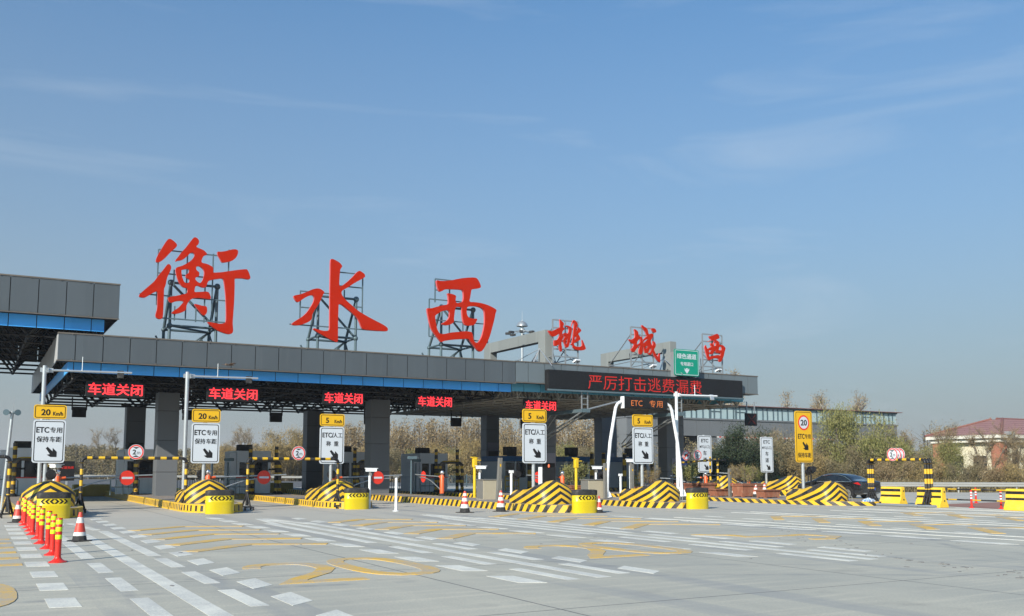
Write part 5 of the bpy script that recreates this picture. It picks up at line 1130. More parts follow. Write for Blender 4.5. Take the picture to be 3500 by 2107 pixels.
def dome(label, loc, rz):
    t = thing('cctv_camera', label, 'security camera', loc, rz, 'grey cameras by the third lane'); p = MB(); p.tube([(0,0,0),(0,0,1.9)], .05, 8); p.build('post', M['teal_steel'], t, 50); c = MB(); c.rbox((.05,0,2.05),(.55,.18,.17)); c.build('housing', M['teal_steel'], t, None, .02)
dome('grey camera on a post left of the third booth', (12.6,55.5,.2), R(-10)); dome('grey camera on a post left of the fifth booth railing', (24.4,56.0,.2), R(-10)); dome('grey camera between the front column and the thin mast', (21.6,50.2,.3), R(-10)); 
def fence(label, x0, x1, y):
    t = thing('island_fence', label, 'fence', (0, 0, 0), 0, 'dark railings behind the booths'); f = MB()
    f.box(x0, x1, y, y+.05, 1.05, 1.1); f.box(x0, x1, y, y+.05, .2, .25); x = x0
    while x < x1: f.box(x, x+.03, y, y+.03, 0, 1.1); x += .16
    x = x0
    while x < x1: f.box(x-.03, x+.05, y-.02, y+.06, 0, 1.25); x += 2.0
    f.build('railing', M['teal_steel'], t); return t
fence('dark iron railing behind the second lane barrier', 10.5, 16.5, 68); fence('dark iron railing left of the open barrier booth', 22.5, 30.0, 66); fence('dark iron railing behind the blue grey car', 36, 48, 84)
for x, y, lb in ((6.6,66,'left of the front grey column'),(19.0,68,'left of the dark rear column on the fourth island')):
    t = MB(); t.box(-1.1,1.1,0,1.0,0,.75); o = t.build('rear_block', M['kerbplain'], None, None, .04); o.location = (x,y,0); tag(o, 'dull yellow concrete end block '+lb, 'concrete block')
# bird gliding past the canopy
bm_ = MB(); bm_.lathe([(.004,-.2),(.03,-.14),(.045,-.02),(.04,.06),(.022,.12),(.03,.16),(.01,.2)], 8)
o = thing('bird', 'small brown bird gliding in front of the blue band', 'bird', (9.95, 44, 6.42), R(20)); 
b = MB()
for zz, rr in ((-.2,.004),(-.1,.035),(.0,.05),(.1,.04),(.16,.03),(.22,.008)): pass
b.tube([(-.24,0,.01),(-.12,0,0),(0,0,0),(.1,0,.005),(.17,0,.015),(.23,0,.01)], .045, 8, 0, .015); b.build('body', M['feather'] if 'feather' in M else paint('feather', (.16,.11,.08), .8), o, 60)
b = MB(); b.add([(-.08,.03,.02),(.08,.03,.02),(.02,.45,.06),(-.12,.5,.05),(-.2,.3,.04)], [(0,1,2,3,4)]); b.add([(-.08,-.03,.02),(.08,-.03,.02),(.02,-.45,.06),(-.12,-.5,.05),(-.2,-.3,.04)], [(4,3,2,1,0)]); w_ = b.build('wing', paint('wing_feather', (.13,.09,.065), .8), o); sm = w_.modifiers.new('t', 'SOLIDIFY'); sm.thickness = .01
# ------------------------------------------------------------------ cars
def car(label, loc, rz, paint_m, L=4.95, H=1.47, hw=.93):
    t = thing('car', label, 'car', loc, rz); k = L/4.95; q = H/1.47
    S = [(0,.36,.93,.76,.96,.66),(.05,.26,.97,.85,1.03,.74),(.42,.22,1.0,.915,1.07,.74),(.78,.22,.99,.93,1.09,.73),(1.12,.22,.98,.93,1.25,.66),(1.5,.22,.97,.93,1.395,.60),(2.1,.22,.96,.93,1.47,.58),(2.7,.22,.95,.93,1.465,.58),(3.1,.22,.95,.93,1.39,.60),(3.5,.22,.95,.93,1.18,.68),(3.85,.22,.93,.93,1.0,.74),(4.4,.22,.86,.915,.93,.72),(4.78,.24,.76,.87,.83,.66),(4.95,.34,.64,.74,.70,.5)]
    V = []; F = []; Fm = []
    for y, zb, zt_, w, zp, wt_ in S:
        w *= hw/.93; wt_ *= hw/.93
        half = [(w*.8,zb),(w*.97,zb+.1),(w,.5),(w*.985,zt_-.16),(w*.955,zt_-.03),(wt_+(w-wt_)*.75,zt_+.02),(wt_+.015,zp-.06*(zp>1.1)-.015),(wt_*.86,zp-.005),(wt_*.45,zp+.012),(0,zp+.016)]
        ring_ = [(0,zb)]+half+[(-x,z) for x, z in reversed(half[:-1])]
        V += [(x, y*k, z*q) for x, z in ring_]
    n = 20
    for i in range(len(S)-1):
        for j in range(n):
            F.append((i*n+j, (i+1)*n+j, (i+1)*n+(j+1)%n, i*n+(j+1)%n)); jj = j if j < 10 else 19-j
            g = (jj == 6 and 3 <= i <= 8) or (jj in (7, 8, 9) and i in (3, 4)) or (jj in (7, 8, 9) and i in (8, 9))
            Fm.append(1 if g else 0)
    F.append(tuple(range(n))); F.append(tuple((len(S)-1)*n+j for j in reversed(range(n)))); Fm += [0, 0]
    me = bpy.data.meshes.new('body'); me.from_pydata(V, [], F); me.materials.append(paint_m); me.materials.append(M['glass']); me.polygons.foreach_set('material_index', Fm); me.update()
    o = bpy.data.objects.new('body', me); COL.objects.link(o); sm = o.modifiers.new('s', 'SUBSURF'); sm.levels = 2; sm.render_levels = 2; bpy.context.view_layer.update()
    m2 = bpy.data.meshes.new_from_object(o.evaluated_get(bpy.context.evaluated_depsgraph_get())); bpy.data.objects.remove(o)
    for nm, keep, m_ in (('body', 0, paint_m), ('window_glass', 1, M['glass'])):
        bm = bmesh.new(); bm.from_mesh(m2); bmesh.ops.delete(bm, geom=[f for f in bm.faces if f.material_index != keep], context='FACES'); bmesh.ops.recalc_face_normals(bm, faces=bm.faces)
        mm = bpy.data.meshes.new(nm); bm.to_mesh(mm); bm.free(); mm.materials.clear(); mm.materials.append(m_)
        for p in mm.polygons: p.use_smooth = True; p.material_index = 0
        ob = bpy.data.objects.new(nm, mm); link(ob, t)
        if keep: ob.scale = (1.004, 1, 1.002)
    for s in (-1, 1):
        for y in (.98, 3.92):
            w = MB(); w.tube([(s*(hw-.23), y*k, .335), (s*(hw-.005), y*k, .335)], .335, 28); wh = w.build('wheel', M['rubber'], t, 40)
            r = MB(); r.tube([(s*(hw-.03), y*k, .335), (s*(hw+.004), y*k, .335)], .225, 24); r.build('rim', M['brushed'], wh, 40)
            r = MB()
            for a in range(5): c_, s_ = cos(a*1.2566+.3), sin(a*1.2566+.3); r.add([(s*(hw+.007), y*k+c_*.05-s_*.05, .335+s_*.05+c_*.05), (s*(hw+.007), y*k+c_*.2-s_*.025, .335+s_*.2+c_*.025), (s*(hw+.007), y*k+c_*.2+s_*.025, .335+s_*.2-c_*.025), (s*(hw+.007), y*k+c_*.05+s_*.05, .335+s_*.05-c_*.05)], [(0,1,2,3)])
            r.build('spoke', M['chrome'], wh)
            a_ = MB(); a_.tube([(s*(hw-.35), y*k, .36), (s*(hw-.0), y*k, .36)], .385, 24); a_.build('wheel_arch', M['plastic'], t, 40)
        b = MB(); b.add([(s*.52,.02,.78),(s*.86,.13,.80),(s*.935,.55,.90),(s*.90,.32,.965),(s*.80,.04,.96),(s*.55,.005,.90)], [(0,1,2,3,4,5)]); b.add([(s*.52,.06,.78),(s*.80,.2,.80),(s*.85,.5,.9),(s*.82,.32,.96),(s*.74,.1,.95),(s*.55,.06,.90)], [(5,4,3,2,1,0)])
        b.build('tail_light', M['tail'], t)
        b = MB(); b.rbox((s*(hw+.10), 3.25*k, 1.0*q), (.2, .12, .13)); b.build('wing_mirror', paint_m, t, None, .03)
        b = MB(); b.tube([(s*(hw*.985), y*k, z*q) for y, z in ((.72,.985),(1.05,1.0),(1.7,1.0),(2.6,.99),(3.45,.985))], .013, 6)
        b.tube([(s*(x+.012)*hw/.93, y*k, z*q) for x, y, z in ((.85,.72,.99),(.77,.98,1.12),(.685,1.35,1.285),(.63,1.8,1.375),(.62,2.4,1.40),(.66,2.95,1.32))], .011, 6); b.build('chrome_trim', M['chrome'], t, 50)
    b = MB(); b.box(-.25, .25, -.012, .03, .52, .66); b.build('number_plate', M['plate_blue'], t); b = MB(); b.ball((0, -.0, .90), .05, 8); b.build('badge', M['chrome'], t, 50)
    b = MB(); b.box(-.75, .75, -.005, .08, .33, .36); b.build('bumper_trim', M['chrome'], t)
    return t
car('black saloon car seen from behind, right of the yellow 20 sign', (44.85, 37.9, 0), R(2), M['carblack'])
car('blue grey car parked beyond the booths, half hidden by the poster column', (42.9, 71.5, 0), R(0), M['carblue'], 4.6, 1.66, .92); car('dark car mostly hidden behind the third old booth', (53.8, 70.5, 0), R(5), M['carblack'], 4.6, 1.6)
# ------------------------------------------------------------------ glazed bridge across the far road
t = thing('road_bridge', 'long grey road bridge with a glazed walkway and thin brown roof, behind the trees', 'bridge', (0, 0, 0))
xa, xb, ya, yb = 73.0, 124.4, 100, 105
g = MB(); x = xa
while x < xb-.1: g.box(x+.02, min(x+2.3, xb)-.02, ya, ya+.1, 6.2, 8.35); x += 2.3
y = ya+.1
while y < yb-.1: g.box(xa, xa+.1, y+.02, min(y+2.3, yb)-.02, 6.2, 8.35); g.box(xb-.1, xb, y+.02, min(y+2.3, yb)-.02, 6.2, 8.35); y += 2.3
g.box(xa+.12, xb-.12, ya+.12, yb, 6.25, 8.3); g.build('girder', M['girder'], t); g = MB(); g.box(xa-.1, xb+.2, ya-.12, yb+.1, 8.37, 8.6); g.build('ledge', M['girder'], t)
r = MB(); r.box(xa-.4, xb+.8, ya-.5, yb+.5, 10.42, 10.5); r.build('roof_sheet', M['eave'], t); r = MB(); r.box(xa-.1, xb+.1, ya-.05, yb+.05, 10.2, 10.41); r.build('roof_beam', M['teal_steel'], t)
w = MB(); w.box(xa+.1, xb-.1, ya+.05, ya+.09, 8.61, 10.2); w.box(xa+.1, xb-.1, yb-.1, yb-.06, 8.61, 10.2); w.box(xb-.12, xb-.08, ya+.1, yb-.1, 8.61, 10.2); w.build('glazing', M['pane'], t)
m_ = MB(); x = xa; i = 0; rg = random.Random(8)
while x < xb: m_.box(x, x+.16, ya-.04, ya+.1, 8.6, 10.2); m_.box(x, x+.16, yb-.1, yb+.04, 8.6, 10.2); x += rg.choice([.85, 1.15, 1.15]); i += 1
x = xa
while x < xb-3:
    if rg.random() < .35: m_.box(x, x+2.1, ya-.05, ya+.05, 9.55, 9.65); m_.box(x, x+.22, ya-.06, ya+.05, 8.6, 10.2)
    x += 2.3
for y in (101.3, 102.6, 103.9): m_.box(xb-.14, xb-.02, y, y+.16, 8.6, 10.2)
m_.build_each('mullion', M['teal_steel'], t); e_ = MB(); e_.box(88, 112, ya-.03, ya-.0, 6.02, 6.2); e_.build('warning_edge', M['st_edge'], t)
for x0, x1 in ((xa, 81.5), (85.4, 86.4), (86.9, 88.3), (118.5, xb-.3)):
    p = MB(); p.box(x0+.02, x1, ya+.2, yb-.2, -.2, 6.2); p.build('pier', M['girder'], t)
# ------------------------------------------------------------------ cream building with a red hip roof
t = thing('station_building', 'cream single storey building with red hipped roof and brick corner piers', 'building', (0, 0, 0)); X0, X1, Y0, Y1 = 84.6, 112, 56.6, 63.0
b = MB(); b.box(X0, X1, Y0, Y0+.3, 0, 4.3); b.box(X0, X0+.3, Y0+.3, Y1, 0, 4.3); b.box(X0+.3, X1, Y1-.3, Y1, 0, 4.3); b.build('wall', M['cream'], t)
b = MB(); b.box(X0-.6, X1+.6, Y0-.6, Y1+.6, 4.3, 4.65); b.build('cornice', M['cornice'], t); b = MB(); b.box(X0-.9, X1+.9, Y0-.9, Y1+.9, 4.66, 4.98); b.build('eave', M['cornice'], t)
ro = MB(); e0 = (X0-.95, Y0-.95, X1+.95, Y1+.95); zc = 4.99; zr = 6.7; rx = 5.6; ro.add([(e0[0],e0[1],zc),(e0[2],e0[1],zc),(e0[2],e0[3],zc),(e0[0],e0[3],zc),(e0[0]+rx,(Y0+Y1)/2-.6,zr),(e0[2]-rx,(Y0+Y1)/2-.6,zr),(e0[2]-rx,(Y0+Y1)/2+.6,zr),(e0[0]+rx,(Y0+Y1)/2+.6,zr)], [(0,1,5,4),(1,2,6,5),(2,3,7,6),(3,0,4,7),(4,5,6,7),(3,2,1,0)]); rf = ro.build('roof', M['tile'], t)
h = MB(); h.tube([(e0[0],e0[1],zc+.04),(e0[0]+rx,(Y0+Y1)/2-.6,zr+.04)], .13, 6); h.tube([(e0[0],e0[3],zc+.04),(e0[0]+rx,(Y0+Y1)/2+.6,zr+.04)], .13, 6); h.tube([(e0[0]+rx,(Y0+Y1)/2,zr+.03),(e0[2]-rx,(Y0+Y1)/2,zr+.03)], .16, 6); h.build('ridge_tiles', M['eave'], rf)
for x, y in ((X0-.45,Y0-.45),(X0-.45,Y1-.55)): p = MB(); p.box(x, x+1.0, y, y+1.0, 0, 4.29); p.build('brick_pier', M['brick'], t)
for y0, y1 in ((57.9,59.3),(60.4,61.9),(62.0,62.7)): w = MB(); w.box(X0-.04, X0-.02, y0, y1, 1.5, 3.0); f = w.build('window', M['glass'], t); s = MB(); s.box(X0-.1, X0-.02, y0-.1, y1+.1, 1.38, 1.49); s.build('sill', M['cornice'], f)
for x0 in (86.5, 88.6, 91.2, 93.4, 96): w = MB(); w.box(x0, x0+1.0, Y0-.04, Y0-.02, .6, 3.3); f = w.build('window', M['glass'], t)
k = MB(); k.rbox((X0+.2,Y0-1.0,5.1),(.9,.5,.3)); k.build('eave_lamp', M['galv'], t)
t = thing('yard_fence', 'black iron yard fence in front of the cream building', 'fence', (0, 0, 0)); f = MB(); d = Vector((82.2-74.6, 47-66, 0)).normalized(); n_ = 150; a0 = Vector((76.5, 66, 0))
for i in range(n_): p = a0+d*.19*i; f.rbox((p.x,p.y,.95),(.035,.035,1.9))
mid = a0+d*.19*n_/2
for z in (.35, 1.0, 1.65): f.rbox((mid.x,mid.y,z),(.05,.19*n_,.05), math.atan2(d.y,d.x)-pi/2)
f.build('railing', M['black'], t); f = MB(); f.rbox((mid.x,mid.y,.12),(.3,.19*n_,.3), math.atan2(d.y,d.x)-pi/2); f.build('base_wall', M['plinth'], t)
t = thing('green_netting', 'green netting screen between the shrubs behind the planters', 'netting', (0, 0, 0)); b = MB(); b.rbox((62,63.5,.75),(9,.04,1.5), R(-35)); b.build('net', M['net'], t); b = MB()
for k_ in (-4,-2,0,2,4): b.rbox((62+k_*cos(R(-35)),63.55+k_*sin(R(-35)),.8),(.06,.06,1.6))
b.build_each('stake', M['galv'], t)
# ------------------------------------------------------------------ high mast lamp
t = thing('high_mast_lamp', 'tall mast with a ring of floodlights and a domed cap beyond the canopy', 'lamp mast', (86.2, 150, 0)); p = MB(); p.tube([(0,0,0),(0,0,28.80)], .35, 14, 0, .2); p.tube([(0,0,28.80),(0,0,30.60)], .05, 6, 0, .02); p.build('mast', M['galv'], t, 50)
p = MB(); p.lathe([(1.05,27.75),(1.0,28.00),(.75,28.40),(.3,28.70),(.02,28.80)], 20); p.build('dome_cap', M['zinc'], t, 50); r = MB()
for k in range(8): a = k*pi/4+.2; r.tube([(0,0,27.00),(2.3*cos(a),2.3*sin(a),26.60)], .07, 6)
r.tube([(.35,.0,26.80),(.35,0,27.90)], .05, 6); r.tube([(-.35,.0,26.80),(-.35,0,27.90)], .05, 6); r.lathe([(.5,26.60),(.5,27.30)], 12); r.build('lamp_ring', M['galv'], t, 50)
for k in range(8): a = k*pi/4+.2; l = MB(); l.rbox((2.6*cos(a),2.6*sin(a),26.45),(.95,.6,.4), a, 0, 0); l.build('lamp_head', M['rubber'], t, None, .03)
# ------------------------------------------------------------------ trees
fwd = Vector((sin(R(29.27)), cos(R(29.27)), 0)); rgt = Vector((cos(R(29.27)), -sin(R(29.27)), 0))
def at(px, depth, z=0.0): p = (fwd+rgt*((px-1750)/3265*1.0))*depth; return (p.x, p.y, z)
class Leaves:
    def __init__(s, rg): s.v = []; s.f = []; s.r = rg
    def quad(s, p, L, w, droop=0.0):
        r = s.r; d = Vector((r.gauss(0,1), r.gauss(0,1), r.gauss(0,1)-droop*3)).normalized(); n = Vector((r.gauss(0,1), r.gauss(0,1), r.gauss(0,1))); u = d.cross(n).normalized()*w/2; d = d*L; b = len(s.v)
        s.v += [tuple(p-u*.3), tuple(p+d*.5-u), tuple(p+d), tuple(p+d*.5+u)]; s.f.append((b, b+1, b+2, b+3))
    def twig(s, p, q, w):
        r = s.r; u = (q-p).cross(Vector((r.gauss(0,1), r.gauss(0,1), r.gauss(0,1)))).normalized()*w/2; b = len(s.v); s.v += [tuple(p-u), tuple(p+u), tuple(q+u*.3), tuple(q-u*.3)]; s.f.append((b, b+1, b+2, b+3))
def simple_mesh(name, v, f, m, parent):
    me = bpy.data.meshes.new(name); me.from_pydata(v, [], f); me.materials.append(m); o = bpy.data.objects.new(name, me); link(o, parent); return o
def grow(rg, H, stems, spread, up, nb, levels, reach):
    """returns tapering limb segments and twig tips"""
    limbs = []; tips = []
    def branch(p, d, L, r, lv):
        n = 3; q = p; pts = [p]
        for i in range(n):
            d = (d+Vector((rg.gauss(0,.16), rg.gauss(0,.16), rg.gauss(.0,.10)+up*.12))).normalized(); q = q+d*(L/n); pts.append(q)
        limbs.append((pts, r, lv))
        if lv >= levels: tips.extend(pts[1:]); return
        for k in range(nb[lv]):
            f = rg.uniform(.28 if lv == 0 else .15, 1.0); i = min(n-1, int(f*n)); s = pts[i]+(pts[i+1]-pts[i])*(f*n-i)
            a = rg.uniform(0, 2*pi); side = Vector((cos(a), sin(a), 0)); nd = (d*(up)+side*spread+Vector((0,0,rg.uniform(-.1,.35)))).normalized()
            branch(s, nd, L*reach*rg.uniform(.6,1.1)*(1.15-.5*f if lv == 0 else 1), r*.5, lv+1)
    for k in range(stems):
        a = rg.uniform(0, 2*pi); o = .0 if stems == 1 else .3
        branch(Vector((cos(a)*o*rg.random(), sin(a)*o*rg.random(), -.1)), Vector((cos(a)*(.0 if stems == 1 else .35), sin(a)*(.0 if stems == 1 else .35), 1)).normalized(), H*rg.uniform(.75,.95), H*.014*(1 if stems == 1 else .7), 0)
    return limbs, tips
TREES = {}
def make_tree(kind, seed, H):
    rg = random.Random(seed)
    P = {'poplar': dict(stems=1, spread=.42, up=1.0, nb=(22,4,0), levels=2, reach=.26, leaves=5, L=.11, w=.08, sp=.25, leaf='leaf_brown', bark='birch', tw=3, droop=0),
         'bare': dict(stems=3, spread=.75, up=.8, nb=(9,6,0), levels=2, reach=.42, leaves=2, L=.12, w=.05, sp=.35, leaf='leaf_brown', bark='trunk', tw=6, droop=0),
         'willow': dict(stems=3, spread=.95, up=.55, nb=(9,6,0), levels=2, reach=.42, leaves=40, L=.19, w=.038, sp=.34, leaf='leaf_willow', bark='trunk', tw=3, droop=.75),
         'olive': dict(stems=5, spread=.85, up=.6, nb=(7,5,0), levels=2, reach=.40, leaves=26, L=.16, w=.05, sp=.32, leaf='leaf_olive', bark='trunk', tw=5, droop=.4),
         'brown': dict(stems=6, spread=.8, up=.7, nb=(6,5,0), levels=2, reach=.40, leaves=13, L=.14, w=.045, sp=.3, leaf='leaf_brown', bark='trunk', tw=8, droop=.3),
         'dark': dict(stems=3, spread=.9, up=.6, nb=(10,6,0), levels=2, reach=.40, leaves=36, L=.17, w=.055, sp=.34, leaf='leaf_green', bark='trunk', tw=2, droop=.2),
         'shrub': dict(stems=9, spread=.9, up=.7, nb=(5,4,0), levels=2, reach=.45, leaves=9, L=.07, w=.04, sp=.10, leaf='leaf_willow', bark='trunk', tw=3, droop=0),
         'dry': dict(stems=11, spread=1.0, up=.6, nb=(6,4,0), levels=2, reach=.5, leaves=2, L=.05, w=.02, sp=.1, leaf='leaf_tan', bark='trunk', tw=7, droop=0)}[kind]
    limbs, tips = grow(rg, H, P['stems'], P['spread'], P['up'], P['nb'], P['levels'], P['reach'])
    tb = MB(); lv = Leaves(rg)
    for pts, r, l in limbs:
        tb.tube(pts, max(r, .006*H**.5), 5 if l == 0 else 3, 0, max(r*.45, .004*H**.5))
    k = (H/4)**.5 if kind not in ('shrub', 'dry') else 1
    for p in tips:
        for _ in range(P['tw']): d = Vector((rg.gauss(0,1), rg.gauss(0,1), rg.gauss(.5 if P['droop'] < .5 else -.6, .8))).normalized(); lv.twig(p, p+d*H*.085*rg.uniform(.5,1.3), .0032*H**.75)
        if rg.random() < .18: continue
        for _ in range(int(P['leaves']*rg.uniform(.3,1.6))):
            o = Vector((rg.gauss(0,1), rg.gauss(0,1), rg.gauss(0,1)-P['droop']*.9))*P['sp']*k; lv.quad(p+o, P['L']*k*rg.uniform(.6,1.3), P['w']*k, P['droop'])
    return tb, lv, P
def tree(name, label, cat, loc, H, kind, seed, rz=0.0, group=None, leaf=None):
    key = (kind, seed, leaf)
    if key in TREES:
        src, h0 = TREES[key]; t = dup(src, loc, rz, label, group or '')
        s = H/h0; t.scale = (s, s, s); return t
    tb, lv, P = make_tree(kind, seed, H); t = thing(name, label, cat, loc, rz, group)
    tb.build('trunk', M[P['bark']], t, 60); simple_mesh('crown', lv.v, lv.f, M[leaf or P['leaf']], t); TREES[key] = (t, H); return t
# roadside trees and shrubs behind the right guard rail
G1 = 'dry shrubs and trees behind the right guard rail'
RT = [('dark',1,2545,78,5.5,'dark green bushy tree left of the right ETC MTC sign'),('dark',2,2455,80,3.9,'low dark green bush behind the left ETC MTC sign'),('dark',1,2385,83,3.4,'small dark green bush between the arch leg and the left ETC MTC sign'),
 ('willow',4,3010,79,5.4,'pale green willow right of the tallest willow'),('willow',3,2935,78,6.7,'tall yellow green willow above the black car'),('willow',4,3070,79,5.0,'pale green willow between the bridge end and the cream building'),('willow',3,3205,77,4.0,'small green willow in front of the left end of the cream building'),
 ('olive',5,2665,79,4.3,'olive shrub between the right ETC MTC sign and the yellow 20 sign'),('olive',6,2715,82,4.6,'leafy olive shrub just left of the yellow 20 sign'),('olive',5,2815,80,4.2,'olive shrub right of the yellow 20 sign'),('olive',6,2985,77,3.9,'olive shrub left of the right height gates'),('olive',5,3120,78,3.6,'olive shrub above the nested height gates'),
 ('brown',7,2765,77,3.4,'brown dry bush behind the black car roof'),('brown',8,2875,76,3.0,'brown dry bush under the tall willow'),('brown',7,3045,75,2.9,'brown dry bush behind the left gate post'),('brown',8,3165,75,2.9,'brown dry bush right of the thick gate post'),('brown',7,3290,74,2.6,'brown dry bush in front of the cream wall'),('brown',8,3385,73,2.4,'brown thicket below the brick corner pier'),('brown',7,3470,72,2.6,'brown bush at the right edge of the photo'),('brown',8,2610,77,2.9,'brown bush below the right ETC MTC sign plate'),('brown',7,2500,78,2.4,'brown low bush behind the small far hump'),
 ('bare',9,3250,78,5.7,'bare many branched tree against the left part of the red roof'),('bare',10,3320,77,5.9,'taller bare tree against the red roof'),('bare',9,3435,76,4.8,'bare tree in front of the brick corner pier'),('bare',10,3120,82,6.0,'bare tree right of the bridge end'),('bare',9,2640,86,5.6,'bare thin tree against the grey bridge'),('bare',10,2500,88,5.8,'bare tree left of the dark green tree against the bridge'),('bare',9,3500,74,4.2,'bare leaning tree at the right edge')]
for i, (kd, sd_, px, dp, H, lb) in enumerate(RT): tree({'willow': 'willow_tree', 'bare': 'bare_tree', 'dark': 'dark_bush'}.get(kd, 'dry_shrub'), lb, 'tree' if kd in ('willow', 'bare', 'dark') else 'shrub', at(px, dp, -.15), H, kd, sd_, i*1.7, G1, ('leaf_tan' if i%3 == 0 else 'leaf_olive' if i%3 == 1 else None) if kd == 'brown' else None)
# poplars showing over the bridge roof
for i, (px, z, lb) in enumerate(((2595,14.1,'thin poplar over the bridge roof nearest the canopy end'),(2700,14.7,'thin poplar over the bridge roof left of the yellow 20 sign'),(2775,14.2,'thin poplar over the bridge roof right of the yellow 20 sign'),(2845,14.0,'short poplar tip over the bridge roof, right of two taller ones'),(2890,13.6,'rightmost poplar tip over the bridge roof'),(2455,17.4,'sparse poplar whose leaves show above the canopy end'))):
    x, y, _ = at(px, 150 if px > 2500 else 140); tree('poplar_tree', lb, 'tree', (x, y, -.1), z, 'poplar', 20+i%2, i*2.1, 'poplars behind the bridge')
# the wood beyond the far guard rail: individual outstanding trees and a mass behind them
G2 = 'trees standing out of the far wood'
FW = [('bare',31,300,196,8.0,'bare tree cluster right of the leftmost 20 km sign'),('bare',32,360,194,9.4,'tall bare tree left of the dark rear column'),('bare',31,880,160,9.0,'tall bare tree above the third booth'),('bare',32,830,163,8.2,'bare tree just right of the second 20 km sign'),
 ('willow',33,405,188,5.6,'yellowish willow left of the dark rear column'),('willow',33,1000,146,8.2,'large tan willow left of the first 5 km sign'),('willow',34,745,160,6.0,'tan willow behind the second 20 km sign post'),
 ('poplar',35,1330,143,8.6,'leafy poplar right of the second front column'),('poplar',36,1225,147,8.8,'leafy poplar behind the first 5 km sign'),('poplar',35,1510,140,8.8,'poplar behind the orange open barrier booth'),('poplar',36,1600,138,8.9,'poplar left of the bottle poster column'),('poplar',35,1760,134,9.0,'poplar between the two bottle poster columns'),('poplar',36,1960,128,9.2,'poplar right of the half hidden poster column'),('poplar',35,2030,125,9.2,'poplar left of the white arch leg')]
for i, (kd, sd_, px, dp, H, lb) in enumerate(FW): tree('far_tree', lb, 'tree', at(px, dp, -.15), H, kd, sd_, i*1.3, G2, 'leaf_tan' if kd == 'willow' else None)
# rounder, bushier crowns along the front of the wood
RC = [('willow',33,1255,139,5.2,'leaf_tan','rounded tan crown right of the first 5 km sign'),('olive',51,1345,137,5.0,'leaf_olive','rounded olive crown left of the thin camera mast'),('willow',52,1405,136,4.4,'leaf_willow','greenish rounded crown above the orange barrier booth'),('olive',53,1470,134,5.6,'leaf_tan','rounded tan crown above the air conditioner of the open barrier booth'),('willow',54,1535,133,5.0,'leaf_willow','greenish crown left of the bottle poster column'),('olive',51,1610,131,6.2,'leaf_tan','large golden crown just left of the bottle poster column'),
 ('willow',52,1725,129,5.2,'leaf_tan','golden crown just right of the bottle poster column'),('olive',53,1800,127,5.5,'leaf_tan','golden crown left of the second 5 km sign'),('willow',54,1950,124,5.4,'leaf_willow','greenish crown right of the half hidden column'),('olive',51,2020,122,4.8,'leaf_olive','olive crown above the blue banded booth behind the fourth drum'),('willow',34,930,150,4.8,'leaf_tan','tan crown right of the third booth'),('olive',53,715,163,4.2,'leaf_olive','low olive crown between the second 20 km sign and third booth'),('olive',51,250,186,3.8,'leaf_olive','low olive crown beside the leftmost 20 km sign')]
for i, (kd, sd_, px, dp, H, lf, lb) in enumerate(RC): tree('far_tree', lb, 'tree', at(px, dp, -.15), H, kd, sd_, i*2.3, G2, lf)
def wood(name, spans, m, n_tree, leaf_n, seed, Ls):
    rg = random.Random(seed); lv = Leaves(rg); tb = MB()
    for _ in range(n_tree):
        (pa, da, ha), (pb, db, hb) = rg.choice(spans); f = rg.random(); back = rg.random()**1.3*22
        x, y, _ = at(pa+(pb-pa)*f, da+(db-da)*f+back); H = (ha+(hb-ha)*f)*rg.choice((.45,.6,.75,.85,.95,1.0,1.05,1.14))*rg.uniform(.9,1.05)*(1+back*.004); c = rg.uniform(.8,1.7); lean = Vector((rg.gauss(0,.05), rg.gauss(0,.05), 0))
        tb.tube([(x,y,-.2),(x+lean.x*H,y+lean.y*H,H*.95)], .05+H*.008, 3, 1 if rg.random() < .22 else 2, .03)
        for k in range(10): z = H*rg.uniform(.2,.85); a = rg.uniform(0,2*pi); p = Vector((x+lean.x*z,y+lean.y*z,z)); lv.twig(p, p+Vector((cos(a)*c,sin(a)*c,H*.2*rg.uniform(.4,1.2))), .05)
        for k in range(leaf_n):
            z = H*(1-rg.random()**1.4*.97); rr = c*(1.15-.75*z/H)*rg.random()**.6; a = rg.uniform(0,2*pi); lv.quad(Vector((x+cos(a)*rr,y+sin(a)*rr,z)), Ls*rg.uniform(.6,1.4), Ls*.5)
    t = thing(name, None, None); t['kind'] = 'stuff'
    bpy.data.objects.remove(t)
    n = len(lv.v); me = bpy.data.meshes.new(name); me.from_pydata(lv.v+tb.v, [], lv.f+[tuple(i+n for i in f) for f in tb.f]); me.materials.append(m); me.materials.append(M['birch']); me.materials.append(M['twig']); me.polygons.foreach_set('material_index', [0]*len(lv.f)+tb.m); o = bpy.data.objects.new(name, me); link(o); return o
o = wood('far_wood', [((-30,198,4.2),(230,194,5.4)),((225,192,5.6),(440,186,5.4)),((225,188,3.6),(700,168,3.6)),((440,186,5.0),(700,172,4.9))], M['leaf_olive'], 950, 160, 1, .34); tag(o, 'hazy low wood of bare brown trees at the left horizon', 'wood', None, 'stuff')
o = wood('far_wood', [((680,168,4.5),(1000,148,5.5)),((1000,148,5.8),(1150,143,7.0))], M['leaf_tan'], 560, 170, 2, .24); tag(o, 'tan autumn thicket behind the third booth', 'wood', None, 'stuff')
o = wood('far_wood', [((1130,144,7.5),(1500,138,7.9)),((1500,138,7.9),(2120,124,8.1)),((1300,138,3.0),(2120,118,3.5))], M['leaf_brown'], 1000, 170, 3, .25); tag(o, 'dense brown leaved poplar wood seen under the canopy', 'wood', None, 'stuff')
o = wood('far_wood', [((2120,118,5),(2500,112,5)),((2500,112,6),(3200,108,5.5)),((3150,125,7.0),(3550,118,6.5))], M['leaf_olive'], 260, 70, 4, .26); tag(o, 'olive brown undergrowth below the bridge and behind the cream building', 'wood', None, 'stuff')
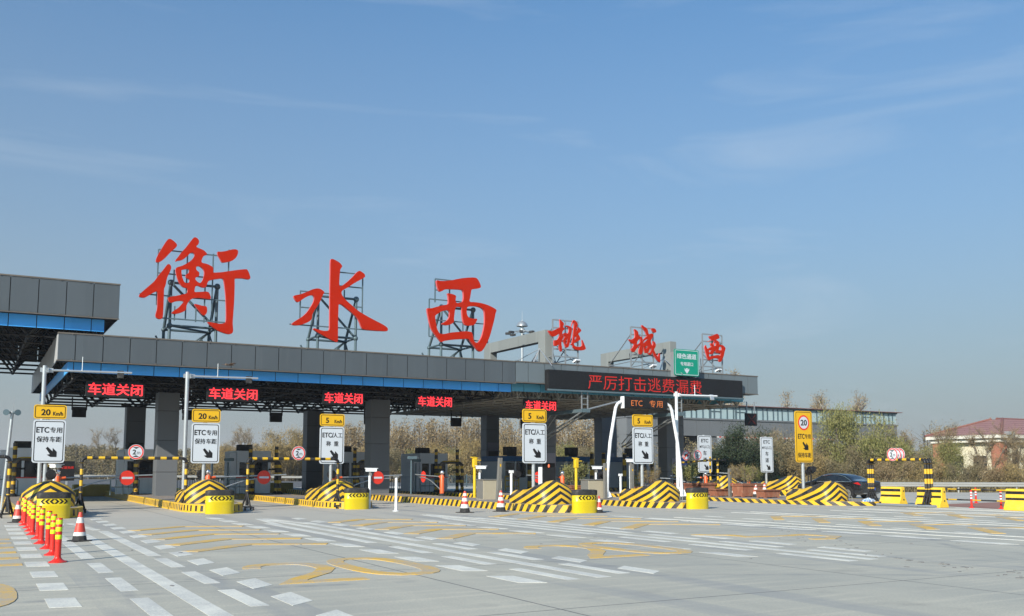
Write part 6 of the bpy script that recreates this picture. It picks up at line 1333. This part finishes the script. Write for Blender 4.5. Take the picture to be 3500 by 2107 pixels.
# dry grass along the right rail
rg = random.Random(11); lv = Leaves(rg); rp = [Vector((*p, 0)) for p in [(77.5,37.4),(67.6,44.4),(63.4,47.8),(59.9,50.6),(54.8,54.6),(49,61.5)]]
for i in range(16000):
    k = rg.randrange(len(rp)-1); f = rg.random(); p = rp[k]+(rp[k+1]-rp[k])*f; o_ = rg.random()**1.5*9; p = p+Vector((p.x, p.y, 0)).normalized()*(o_+.1); h = rg.uniform(.25,.95)*(1+o_*.1); lv.twig(Vector((p.x,p.y,-.15)), Vector((p.x+rg.gauss(0,.25),p.y+rg.gauss(0,.25),h)), .07)
me = bpy.data.meshes.new('dry_grass'); me.from_pydata(lv.v, [], lv.f); me.materials.append(M['leaf_olive']); o = bpy.data.objects.new('dry_grass', me); link(o); tag(o, 'tall dry grass behind the right guard rail', 'grass', None, 'stuff')
# planter shrubs
for i, (x, y, z, H, kd, sd_, lb) in enumerate(((36.95,39.95,.85,1.2,'dry',41,'grey leafless shrub in the tall planter by the cones'),(36.25,43.9,.85,1.2,'shrub',42,'green leafy shrub in the planter right of the white arm pole'),(41.6,44.3,.75,1.2,'shrub',43,'olive shrub in the planter behind the grey dry shrub'),(33.4,43.8,.7,1.15,'dry',44,'bare brown shrub in the planter left of the white arm pole'),(30.2,46.6,.75,1.35,'shrub',42,'green shrub in the planter left of the third 5 km sign post'))): tree('potted_shrub', lb, 'shrub', (x, y, z), H, kd, sd_, i*1.1, 'shrubs growing in the wooden planters')
# ------------------------------------------------------------------ thin haze between here and the far trees
HAZE = .0004
hm = bpy.data.materials.new('haze_air'); hm.use_nodes = True; nt_ = hm.node_tree; nt_.nodes.clear()
out = nt_.nodes.new('ShaderNodeOutputMaterial'); pv = nt_.nodes.new('ShaderNodeVolumePrincipled'); pv.inputs['Color'].default_value = (.88, .93, 1, 1); pv.inputs['Density'].default_value = HAZE; pv.inputs['Anisotropy'].default_value = .2
nt_.links.new(pv.outputs[0], out.inputs['Volume'])
h = MB(); h.box(-905, 905, -505, 1105, -1.2, 31); o = h.build('haze', hm); tag(o, 'thin pale haze hanging over the whole toll plaza', 'haze', None, 'stuff')
